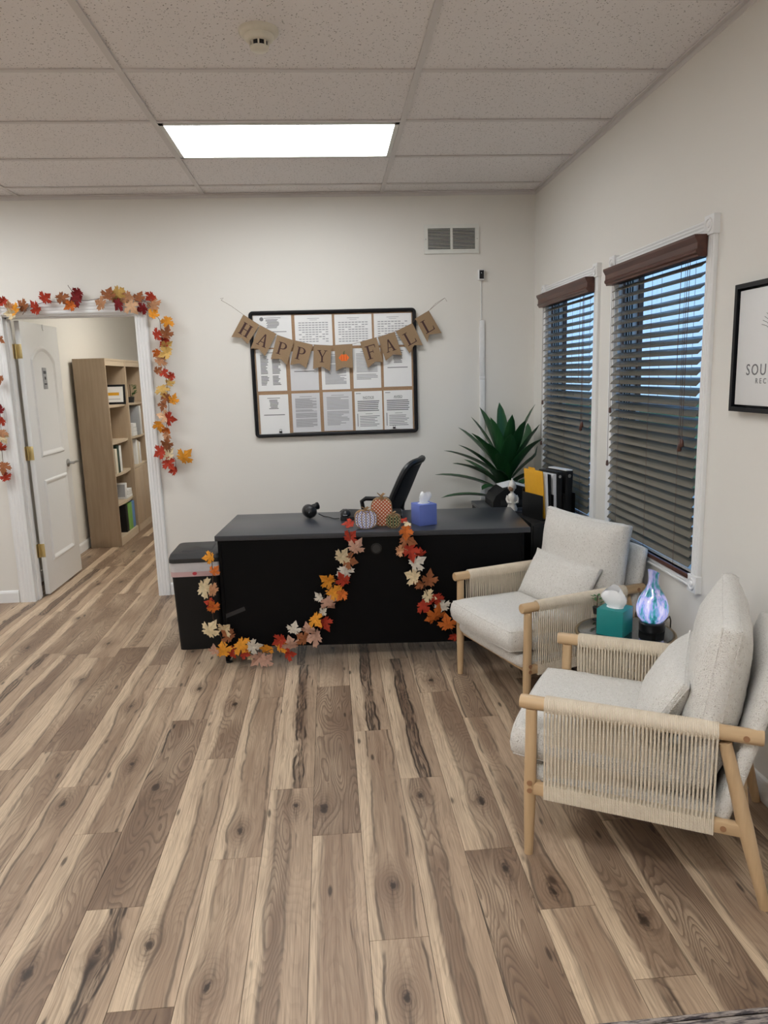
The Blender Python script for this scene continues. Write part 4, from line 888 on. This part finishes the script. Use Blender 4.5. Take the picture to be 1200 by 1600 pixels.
def glyph(ch):   # serif capitals, unit box 0..1, as convex strips
    bar = lambda x0, y0, x1, y1: [(x0, y0), (x1, y0), (x1, y1), (x0, y1)]; s = .05
    if ch == 'H': return [bar(.10, 0, .31, 1), bar(.69, 0, .90, 1), bar(.3, .47, .7, .53), bar(0, 0, .42, s), bar(0, 1-s, .42, 1), bar(.58, 0, 1, s), bar(.58, 1-s, 1, 1)]
    if ch == 'A': return [[(.44, 1), (.54, 1), (.20, s), (.12, s)], [(.44, 1), (.56, 1), (.90, s), (.70, s)], bar(.27, .30, .68, .36), bar(0, 0, .32, s), bar(.60, 0, 1, s)]
    if ch == 'P':
        o = [bar(.12, 0, .30, 1), bar(0, 0, .44, s), bar(0, 1-s, .3, 1)]; n = 10
        for k in range(n):
            a, b = PI/2-PI*k/n, PI/2-PI*(k+1)/n; f = lambda an, rx, ry: (.45+rx*math.cos(an), .73+ry*math.sin(an)); o.append([f(a, .42, .27), f(b, .42, .27), f(b, .24, .21), f(a, .24, .21)])
        return o+[bar(.3, .94, .45, 1), bar(.3, .46, .45, .52)]
    if ch == 'Y': return [bar(.42, 0, .58, .45), [(.10, 1-s), (.28, 1-s), (.58, .42), (.43, .42)], [(.80, 1-s), (.88, 1-s), (.56, .42), (.48, .42)], bar(.28, 0, .72, s), bar(0, 1-s, .38, 1), bar(.66, 1-s, 1, 1)]
    if ch == 'F': return [bar(.14, 0, .32, 1), bar(0, 0, .46, s), bar(0, .94, .92, 1), bar(.3, .48, .66, .54), [(.84, .94), (.92, .94), (.92, .74), (.88, .74)], bar(.62, .38, .66, .64)]
    return [bar(.14, 0, .32, 1), bar(0, 1-s, .46, 1), bar(0, 0, .92, .06), [(.82, .06), (.92, .06), (.92, .30), (.88, .30)]]
for k, (ch, tl, tr_, blp, brp, nt) in enumerate(PEN):
    dy = BY-(.0015 if k % 2 else 0); A, B_, C_, D_, N_ = (bl(*q) for q in (tl, tr_, blp, brp, nt)); th = Vector((0, .0016, 0)); of = Vector((0, -.003*(k % 2), 0))
    pn = MB().prism([p+of for p in (A, C_, N_, D_, B_)], th).obj('pennant', 'burlap', BA)
    ax = (B_-A).normalized(); dn = (((C_+D_)/2)-(A+B_)/2).normalized(); ux = Vector((dn.z*-1, 0, dn.x)) * 1.
    if ux.dot(ax) < 0: ux = -ux
    up = -dn; cc = (A+B_)/2+dn*((C_-A).length*.46); hh = (C_-A).length*.50; ww = hh*.84
    if ch == '@':
        m = MB(); m.prism([cc+ux*(.034*math.cos(a)*(1+.06*math.cos(6*a)))+up*(.024*math.sin(a)*(1+.10*math.cos(6*a))-.008)+of+Vector((0, -.0012, 0)) for a in [2*PI*q/36 for q in range(36)]], (0, .0012, 0)).obj('pumpkin_print', 'pumpkin_orange', pn)
        MB().tube([cc+up*.015+of+Vector((0, -.001, 0)), cc+up*.028+of+Vector((0, -.001, 0)), cc+up*.038+ux*.006+of+Vector((0, -.001, 0))], [.004, .003, .002], 6).obj('pumpkin_stem', 'stem_green', pn)
        m = MB()
        for q in (-.6, 0, .6): m.prism([cc+ux*(q*.030-.0008)+up*(.012*(1-.3*abs(q)))+of+Vector((0, -.0016, 0)), cc+ux*(q*.030+.0008)+up*(.012*(1-.3*abs(q)))+of+Vector((0, -.0016, 0)), cc+ux*(q*.030+.0008)-up*.026+of+Vector((0, -.0016, 0)), cc+ux*(q*.030-.0008)-up*.026+of+Vector((0, -.0016, 0))], (0, .0004, 0))
        m.obj('pumpkin_line', 'letter_brown', pn); continue
    m = MB()
    for j, poly in enumerate(glyph(ch)): m.prism([cc+ux*((x-.5)*ww)+up*((y-.5)*hh)+of+Vector((0, -.0008-.00004*j, 0)) for x, y in poly], (0, .0008, 0))
    m.obj('letter', 'letter_brown', pn)
pts = [bl(18, 62), bl(70, 92), bl(130, 135)]
for _, a, b, *_r in PEN: pts += [bl(*a, BY+.001), bl(*b, BY+.001)]
pts += [bl(1110, 82), bl(1152, 50), bl(1162, 68)]
MB().tube([p+Vector((0, .001, 0)) for p in pts], .0013, 6).obj('twine', 'twine_dark', BA)
MB().tube([bl(18, 62), bl(30, 50), bl(14, 54)], .0013, 6).obj('twine_end', 'twine_dark', BA); MB().tube([bl(1070, 116), bl(1105, 78), bl(1150, 51)], .001, 6).obj('twine_end', 'twine_dark', BA)

# air vent
a, b = on_back(662, 353), on_back(748, 394); VC = ((a.x+b.x)/2, -.0005, (a.z+b.z)/2); w, h = (b.x-a.x)/2, .098
V = thing('air_vent', 'white return air vent high on the back wall', 'air vent', VC)
iw, ih = w-.027, h-.027
MB().box((-w, -.010, -h), (-iw, 0, h)).box((iw, -.010, -h), (w, 0, h)).box((-iw, -.010, ih), (iw, 0, h)).box((-iw, -.010, -h), (iw, 0, -ih)).box((-.008, -.009, -ih), (.008, 0, ih)).obj('frame', 'metal_white', V)
box((-iw, -.0015, -ih), (iw, -.0005, ih)).obj('dark_backing', 'black_hole', V)
for k in range(14):
    z = -ih+(k+.5)*2*ih/14
    for x0, x1 in ((-iw, -.008), (.008, iw)): MB().prism([(x0, -.008, z-.0035), (x0, -.007, z-.0045), (x0, -.002, z-.0005), (x0, -.003, z+.0005)], (x1-x0, 0, 0)).obj('louver', 'metal_white', V)
for s in (-1, 1): MB().lathe([(.004, 0), (.003, .002), (.001, .002)], 8, mat=Matrix.Translation((s*(w-.012), -.010, 0)) @ Matrix.Rotation(PI/2, 4, 'X')).obj('screw', 'nickel', V)
# sensor and raceway
q = on_back(751, 430); s = thing('wall_sensor', 'small white sensor with a black face above the cable channel', 'sensor', (q.x, 0, q.z))
box((-.022, -.03, -.036), (.022, 0, .036), .003).obj('housing', 'white_plastic', s); box((-.015, -.0315, -.028), (.017, -.0302, .03), .0006).obj('black_face', 'black_plastic', s); MB().lathe([(.003, 0), (.001, .001)], 8, mat=Matrix.Translation((.0, -.0316, .012)) @ Matrix.Rotation(PI/2, 4, 'X')).obj('lens', 'white_plastic', s)
z1 = on_back(753, 500).z; x = on_back(753, 560).x
rc = thing('cable_channel', 'slim white cable channel running down the back wall', 'cable channel', (x, 0, 0)); zz = [z1, z1-.41, z1-.80, .62]
for k in range(3): box((-.018+.0, -.014, zz[k+1]+.002), (.018, 0, zz[k]-.002), .003).obj('cover', 'white_plastic', rc); (box((-.020, -.016, zz[k+1]-.012), (.020, 0, zz[k+1]+.012), .003).obj('joint_clip', 'white_plastic', rc) if k < 2 else 0)
MB().tube([(-.004, -.004, q.z-.037), (-.004, -.004, z1)], .003, 6).obj('cable', 'white_plastic', rc)
# smoke detector
q = hit(404, 50, (0, 0, H), (0, 0, 1)); sd = thing('smoke_detector', 'round cream smoke detector on the ceiling', 'smoke detector', (q.x, q.y, H+.006))
MB().lathe([(.073, 0), (.073, -.010), (.066, -.018), (.055, -.020), (.001, -.020)], 36).obj('base', 'plastic_cream', sd)
MB().lathe([(.055, -.020), (.054, -.030), (.046, -.038), (.036, -.040), (.001, -.04)], 36).obj('body', 'plastic_cream', sd)
MB().lathe([(.030, -.040), (.030, -.056)], 30).obj('chamber', 'black_hole', sd)
for k in range(8): a = 2*PI*k/8; box((-.003, -.003, -.057), (.003, .003, -.04), mat=rotz(a) @ Matrix.Translation((.032, 0, 0))).obj('post', 'plastic_cream', sd)
MB().lathe([(.034, -.056), (.034, -.064), (.028, -.069), (.001, -.070)], 30).obj('cap', 'plastic_cream', sd)

# framed sign on the window wall
FS = thing('framed_sign', 'black framed white canvas sign on the window wall', 'framed sign', (-.001, -3.011, 1.6155)); hw_, hh_ = .285, .2245
m = MB(); e = .016
m.box((-.034, -hw_, -hh_), (0, -hw_+e, hh_)).box((-.034, hw_-e, -hh_), (0, hw_, hh_)).box((-.034, -hw_+e, -hh_), (0, hw_-e, -hh_+e)).box((-.034, -hw_+e, hh_-e), (0, hw_-e, hh_)).box((-.006, -hw_+e, -hh_+e), (0, hw_-e, hh_-e)); m.obj('frame', 'black_frame', FS)
cv = box((-.026, -hw_+e+.008, -hh_+e+.008), (-.006, hw_-e-.008, hh_-e-.008), .002).obj('canvas', 'paper', FS)
def sign_text(txt, size, u, v, sp):
    p = hit(u, v, (-.028, 0, 0), (1, 0, 0)); me = text_mesh(txt, size, 'lettering', sp); me.materials.append(MATS['ink']); o = link('lettering', me, None, cv)
    o.matrix_local = Matrix(((0, 0, -1, -.0265), (-1, 0, 0, p.y+3.011), (0, 1, 0, p.z-1.6155), (0, 0, 0, 1)))
sign_text('SOU', .055, 1165, 586, 1.25); sign_text('RECO', .026, 1179.5, 599, 1.7)
p0 = hit(1212, 520, (-.0265, 0, 0), (1, 0, 0)); pl_ = Vector((-.0265, p0.y+3.011, p0.z-1.6155)); m = MB()
for k in range(13):
    a = math.radians(25+k*10); L = .10-.015*abs(k-6)/6
    m.tube([pl_+Vector((0, .3*L*math.cos(a)*-1*-1, .3*L*math.sin(a))), pl_+Vector((0, .7*L*math.cos(a), .75*L*math.sin(a))), pl_+Vector((0, L*math.cos(a)*1.05, L*math.sin(a)*.92))], .0008, 4)
m.obj('fan_emblem', 'ink', cv)

# ================================================================== next room: bookcases and contents
def bookcase(y0, y1, label, kind):
    xb, xf, hgt, s = -3.852, -3.56, 1.79, .02
    B = thing('bookcase', label, 'bookcase', (xb, y0, 0), 0, 'light wood bookcases'); d = xf-xb; w = y1-y0
    for yy in (0, w-s): box((0, yy, 0), (d, yy+s, hgt), .0015).obj('side_panel', 'bookcase_side', B)
    box((0, s, .0), (.006, w-s, hgt-.002)).obj('back_panel', 'bookcase_side', B)
    box((.006, s, hgt-.02), (d, w-s, hgt)).obj('top', 'bookcase_shelf', B); box((d-.018, s, 1.725), (d-.002, w-s, hgt-.021)).obj('header', 'bookcase_shelf', B)
    zs = [.076, .40, .69, 1.0, 1.35] if kind == 0 else [.076, .69, 1.0, 1.35]
    for z in zs:
        n = 10; pts = [(.007, s, z-.02), (.007, w-s, z-.02)]+[(d-.03+(.024*math.sin(PI*k/n) if z > .1 else .024), w-s-(w-2*s)*k/n, z-.02) for k in range(n+1)]
        MB().prism(pts, (0, 0, .02)).obj('shelf', 'bookcase_shelf', B)
    box((d-.02, s, 0), (d-.006, w-s, .055)).obj('plinth', 'bookcase_shelf', B)
    if kind:
        for k in (0, 1):
            a = s+.002+k*(w-2*s)/2; dr = box((d-.016, a, .08), (d, a+(w-2*s)/2-.004, .668), .0015).obj('door', 'bookcase_side', B)
    return B
Y0 = 1.735; Y1 = 2.43; Y2 = 3.125
bookcase(Y0, Y1, 'light wood open bookcase nearest the doorway', 0); bookcase(Y1+.002, Y2, 'light wood bookcase with doors below, farther from the doorway', 1)
def item(name, label, cat, a, b, mat, bev=.002, group=None):
    m = box((a[0]-b[0] if False else -(b[0]-a[0])/2, 0, 0), ((b[0]-a[0])/2, b[1]-a[1], b[2]-a[2]), bev).obj(name, mat); m.location = ((a[0]+b[0])/2, a[1], a[2]); return tag(m, label, cat, group)
fc = thing('certificate_frame', 'small black framed certificate on the open bookcase', 'picture frame', (-3.80, 2.24, 1.35), -PI/2+.12)
Mx = Matrix.Rotation(math.radians(-12), 4, 'Y'); box((-.012, 0, 0), (0, .26, .20), .002, Mx).obj('frame', 'black_frame', fc); box((.0, .022, .022), (.0015, .238, .178), 0, Mx).obj('certificate', 'paper', fc); box((.0015, .06, .09), (.002, .20, .12), 0, Mx).obj('certificate_band', 'yellow_folder', fc); box((.0015, .05, .05), (.002, .21, .056), 0, Mx).obj('certificate_text', 'ink_light', fc)
sp_ = thing('shelf_plant', 'small trailing green plant on the far bookcase', 'plant', (-3.625, 2.80, 1.35)); MB().lathe([(.03, 0), (.038, .06), (.033, .06), (.001, .055)], 14).obj('pot', 'pot_black', sp_)
r = random.Random(8)
for k in range(22):
    a = r.random()*6.28; b = Vector((.03*math.cos(a), .03*math.sin(a), .06+.13*r.random())); d_ = Vector((math.cos(a), math.sin(a), r.uniform(-.2, .9))); s_ = Vector((-math.sin(a), math.cos(a), 0))*.022; L = .05
    MB().add([b, b+d_*L*.5+s_, b+d_*L, b+d_*L*.5-s_, b+d_*L*.5+Vector((0, 0, .006))], [(0, 1, 4), (1, 2, 4), (2, 3, 4), (3, 0, 4)]).obj('leaf', 'green_leaf', sp_)
MB().tube([(0, 0, .05), (0, 0, .19)], .004, 6).obj('stem', 'stem_brown', sp_)
item('binder', 'large grey binder on the far bookcase below the plant', 'binder', (-3.83, 2.83, 1.0), (-3.575, 2.90, 1.31), 'binder_grey'); item('binder', 'first white binder right of the grey one', 'binder', (-3.83, 2.904, 1.0), (-3.575, 2.97, 1.31), 'white_plastic'); item('binder', 'second white binder right of the grey one', 'binder', (-3.83, 2.975, 1.0), (-3.59, 3.04, 1.27), 'white_plastic')
for k in range(3): item('small_carton', ['bottom', 'middle', 'top'][k]+' white carton of the small stack beside the grey binder', 'carton', (-3.68, 2.64+.008*k, 1.0+.045*k), (-3.59, 2.80-.01*k, 1.043+.045*k), 'white_plastic')
for k, (mat, lb) in enumerate((('paper', 'white book leaning on the cream book'), ('book_cream', 'cream spined book in the far bookcase'), ('paper', 'white book right of the cream spined one'))): item('book', lb, 'book', (-3.80, 2.72+k*.062, .69), (-3.595, 2.778+k*.062, .96-.02*k), mat)
for k, (mat, lb, h_) in enumerate((('book_cream', 'cream book on the open bookcase', .24), ('book_dark', 'dark green book on the open bookcase', .27), ('white_plastic', 'white binder beside the dark green book', .26))): item('book', lb, 'book', (-3.80, 1.90+k*.075, .69), (-3.59, 1.97+k*.075, .69+h_), mat)
ts = thing('tablet_frame', 'white rimmed grey screen propped on the open bookcase', 'tablet', (-3.80, 2.12, .40), -PI/2+.1); box((-.012, 0, .004), (0, .22, .17), .006, Mx).obj('case', 'white_plastic', ts); box((.0, .018, .024), (.0012, .202, .15), 0, Mx).obj('screen', 'binder_grey', ts)
for k in range(3): item('paper_bundle', ['bottom', 'middle', 'top'][k]+' white paper bundle beside the grey screen', 'papers', (-3.78, 2.20+.01*k, .40+.03*k), (-3.59, 2.39-.01*k, .428+.03*k), 'paper')
for mat, a, b, lb in (('black_matte', 2.06, 2.14, 'black file box at the bottom of the open bookcase'), ('binder_green', 2.145, 2.22, 'green binder right of the black file box'), ('binder_green', 2.225, 2.30, 'second green binder next to the blue one'), ('binder_blue', 2.305, 2.40, 'blue binder at the bottom of the open bookcase')): item('binder', lb, 'binder', (-3.83, a, .076), (-3.585, b, .35), mat)

# ================================================================== garlands
def leaf_mesh(curl, fold, narrow=1.):
    half = [(0, -.33), (.05, -.28), (.22, -.38), (.24, -.28), (.40, -.30), (.34, -.18), (.20, -.12), (.38, -.08), (.44, -.14), (.50, 0), (.62, .04), (.50, .12), (.54, .24), (.38, .20), (.17, .12), (.20, .26), (.30, .30), (.17, .38), (.13, .46), (0, .66)]
    out = half+[(-x, y) for x, y in half[-2:0:-1]]; n = len(out)
    def z(x, y): return fold*abs(x)-curl*(y*y)+.03*math.sin(9*y+3*x)
    top = [Vector((x*narrow, y, z(x, y))) for x, y in out]; mid = [Vector((0, y, z(0, y)+.0)) for y in (-.2, .0, .2)]
    m = MB(); C0 = Vector((0, -.05, z(0, -.05))); th = Vector((0, 0, -.012))
    inner = [Vector((x*.5*narrow, -.02+(y+.02)*.5, z(x*.5, -.02+(y+.02)*.5))) for x, y in out]
    vs = top+inner+[C0]+[v+th for v in top]+[v+th for v in inner]+[C0+th]; o = 2*n+1; fs = []
    for k in range(n):
        j = (k+1) % n; fs += [(k, j, n+j, n+k), (n+k, n+j, 2*n), (o+k, o+n+k, o+n+j, o+j), (o+n+k, o+2*n, o+n+j), (k, o+k, o+j, j)]
    m.add(vs, fs, False); return m
LM = {}
for key in LEAFC:
    for i, (cu_, fo, na) in enumerate(((.25, .12, 1), (.5, -.15, .95), (-.2, .35, .8))):
        me = leaf_mesh(cu_, fo, na).mesh('leaf'); me.transform(Matrix.Scale(.08, 4)); me.materials.append(MATS['leaf_'+key]); LM[key, i] = me
def garland(name, label, leaves, vines, plane_p, plane_n, sc_px, offs, outv, seed):
    r = random.Random(seed); g_ = thing(name, label, 'garland'); outv = Vector(outv).normalized(); sx = Vector((0, 0, 1)).cross(outv).normalized() * 1.
    P_ = lambda x, y, d: hit(offs[0]+x/sc_px, offs[1]+y/sc_px, Vector(plane_p)+outv*d, plane_n)
    first = None
    for x, y, s, k in leaves:
        d = r.uniform(.006, .028); p = P_(x, y, d); dist = (p-CAM).dot(FW); size = s/sc_px/F_PX*dist
        if first is None: first = p.copy(); g_.location = first
        o = bpy.data.objects.new('leaf', LM[k, r.randrange(3)]); COL.objects.link(o); o.parent = g_
        spin = r.uniform(0, 2*PI); tilt_ = r.uniform(-.45, .45); yaw = r.uniform(-.5, .5)
        Rm = Matrix((sx, Vector((0, 0, 1)), outv)).transposed().to_4x4() @ Matrix.Rotation(tilt_, 4, 'X') @ Matrix.Rotation(yaw, 4, 'Y') @ Matrix.Rotation(spin, 4, 'Z')
        o.matrix_local = Matrix.Translation(p-first) @ Rm @ Matrix.Scale(size/.08*1.22, 4)
    for vn in vines:
        pts = [P_(x, y, .008)-first for x, y in vn]; sm_ = []
        for i in range(len(pts)-1):
            a, b = pts[i], pts[i+1]; sm_ += [a, a.lerp(b, .5)+outv*.004*math.sin(i*2.1)+Vector((0, 0, .003*math.cos(i*1.7)))]
        MB().tube(sm_+[pts[-1]], .0019, 5).obj('vine', 'vine', g_)
    return g_
DL = [(15, 125, 50, 'R'), (45, 150, 40, 'T'), (65, 165, 55, 'Y'), (55, 185, 50, 'C'), (108, 148, 55, 'B'), (172, 158, 60, 'R'), (215, 110, 50, 'R'), (297, 113, 62, 'B'), (360, 112, 65, 'D'), (375, 85, 45, 'D'), (340, 148, 50, 'O'), (482, 135, 55, 'T'), (520, 95, 55, 'B'), (565, 140, 55, 'D'), (568, 90, 75, 'G'), (610, 105, 60, 'T'), (630, 150, 60, 'K'), (665, 105, 50, 'B'), (725, 103, 45, 'R'), (685, 160, 48, 'D'), (735, 140, 65, 'T'), (738, 190, 52, 'Y'), (800, 223, 60, 'Y'), (755, 285, 48, 'R'), (800, 280, 58, 'B'), (790, 315, 48, 'R'), (800, 340, 55, 'G'), (800, 375, 58, 'G'), (755, 372, 38, 'O'), (770, 408, 55, 'T'), (758, 460, 38, 'B'), (790, 470, 44, 'R'), (823, 485, 40, 'R'), (815, 515, 42, 'G'), (780, 550, 55, 'G'), (800, 590, 55, 'B'), (832, 600, 48, 'Y'), (785, 625, 44, 'B'), (790, 680, 50, 'K'), (812, 688, 54, 'R'), (765, 720, 54, 'Y'), (800, 745, 48, 'O'), (800, 770, 38, 'T'), (805, 810, 50, 'B'), (770, 850, 56, 'R'), (797, 830, 48, 'B'), (810, 865, 55, 'C'), (885, 875, 66, 'Y'), (810, 905, 62, 'R'), (838, 938, 44, 'R'),
 (5, 310, 40, 'B'), (5, 500, 44, 'B'), (3, 650, 40, 'D'), (5, 700, 40, 'R'), (8, 760, 44, 'T'), (12, 782, 44, 'C'), (5, 830, 44, 'R'), (18, 920, 54, 'B'), (25, 970, 46, 'R')]
DV = [[(-60, 140), (0, 140), (60, 150), (108, 150), (172, 142), (230, 128), (300, 128), (345, 125), (420, 122), (500, 110), (570, 110), (640, 125), (700, 125), (740, 170), (768, 215), (775, 280), (790, 350), (790, 420), (800, 500), (805, 570), (812, 640), (800, 720), (805, 800), (815, 850), (845, 890), (845, 930)], [(360, 100), (335, 62), (326, 48)], [(108, 190), (140, 150)], [(-40, 160), (-20, 300), (-15, 500), (0, 650), (5, 760), (12, 880), (22, 960)]]
garland('door_garland', 'autumn maple leaf garland draped around the doorway', DL, DV, (0, -.046, 0), (0, 1, 0), 3.077, (0, 430), (0, -1, 0), 5)
KL = [(218, 452, 40, 'Y'), (236, 505, 36, 'O'), (200, 572, 60, 'C'), (230, 580, 46, 'T'), (235, 645, 48, 'O'), (222, 632, 34, 'R'), (218, 738, 60, 'C'), (280, 732, 60, 'C'), (293, 760, 48, 'B'), (240, 815, 44, 'P'), (270, 815, 56, 'Y'), (303, 820, 44, 'R'), (343, 797, 58, 'Y'), (355, 830, 38, 'R'), (388, 800, 52, 'W'), (378, 838, 32, 'C'), (412, 845, 62, 'P'), (440, 855, 46, 'P'), (443, 810, 44, 'Y'), (497, 775, 54, 'R'), (495, 798, 50, 'Y'), (537, 793, 54, 'P'), (530, 828, 50, 'R'), (548, 733, 44, 'W'), (585, 770, 48, 'B'), (605, 735, 48, 'P'), (632, 695, 52, 'Y'), (630, 762, 62, 'P'), (668, 708, 50, 'R'), (648, 608, 36, 'W'), (683, 630, 58, 'P'), (663, 665, 32, 'W'), (680, 542, 58, 'Y'), (703, 590, 58, 'Y'), (738, 597, 44, 'O'), (740, 540, 54, 'R'), (747, 508, 56, 'W'), (735, 450, 54, 'C'), (762, 465, 52, 'B'), (790, 415, 56, 'P'), (768, 375, 48, 'R'),
 (985, 350, 52, 'O'), (988, 380, 60, 'B'), (965, 428, 44, 'T'), (1002, 428, 64, 'R'), (1043, 438, 34, 'R'), (1025, 473, 58, 'W'), (1015, 527, 56, 'C'), (1075, 540, 60, 'B'), (1040, 555, 44, 'B'), (1073, 602, 50, 'C'), (1107, 612, 44, 'R'), (1053, 642, 54, 'R'), (1128, 642, 50, 'W'), (1105, 680, 64, 'O'), (1148, 712, 56, 'O'), (1172, 760, 34, 'R'), (1085, 690, 36, 'O')]
KV = [[(225, 440), (232, 520), (228, 600), (232, 690), (262, 760), (285, 810), (350, 822), (420, 830), (490, 800), (545, 780), (600, 750), (650, 700), (672, 640), (665, 600), (700, 560), (735, 530), (750, 480), (775, 430), (768, 372), (762, 345)], [(985, 345), (985, 400), (1010, 440), (1030, 480), (1045, 530), (1065, 590), (1090, 640), (1120, 680), (1150, 715), (1175, 760)]]
dn_ = Vector((.0775, 1, 0)).normalized()
G2 = garland('desk_garland', 'autumn maple leaf garland draped over the front of the black desk', KL, KV, Vector((-2.155, -1.463, 0))-dn_*.018, dn_, 2.5, (240, 690), -dn_, 9)
r = random.Random(4)
for u, v, k, s in ((546, 824, 'R', .075), (630, 819, 'R', .055), (637, 824, 'C', .045)):   # where it lies on the desktop
    p = ondesk(u, v); o = bpy.data.objects.new('leaf', LM[k, 0]); COL.objects.link(o); o.parent = G2; o.matrix_local = Matrix.Translation(p-G2.location+Vector((0, 0, .020))) @ Matrix.Rotation(.45, 4, 'X') @ rotz(r.uniform(0, 6)) @ Matrix.Scale(s/.08, 4)

# rug corner
a, b = hit(930, 1600, (0, 0, 0), (0, 0, 1)), hit(1200, 1578, (0, 0, 0), (0, 0, 1))
rg = thing('rug', 'grey woven rug at the lower right edge of the view', 'rug', (a.x-.02, -3.893, 0)); box((0, -1.3, .0005), (.86, -.02, .008), .002).obj('rug_body', 'rug_weave', rg)
MB().tube([(.0, -.012, .006), (.43, -.010, .0065), (.86, -.012, .006)], .006, 8).obj('bound_edge', 'rug_weave', rg)
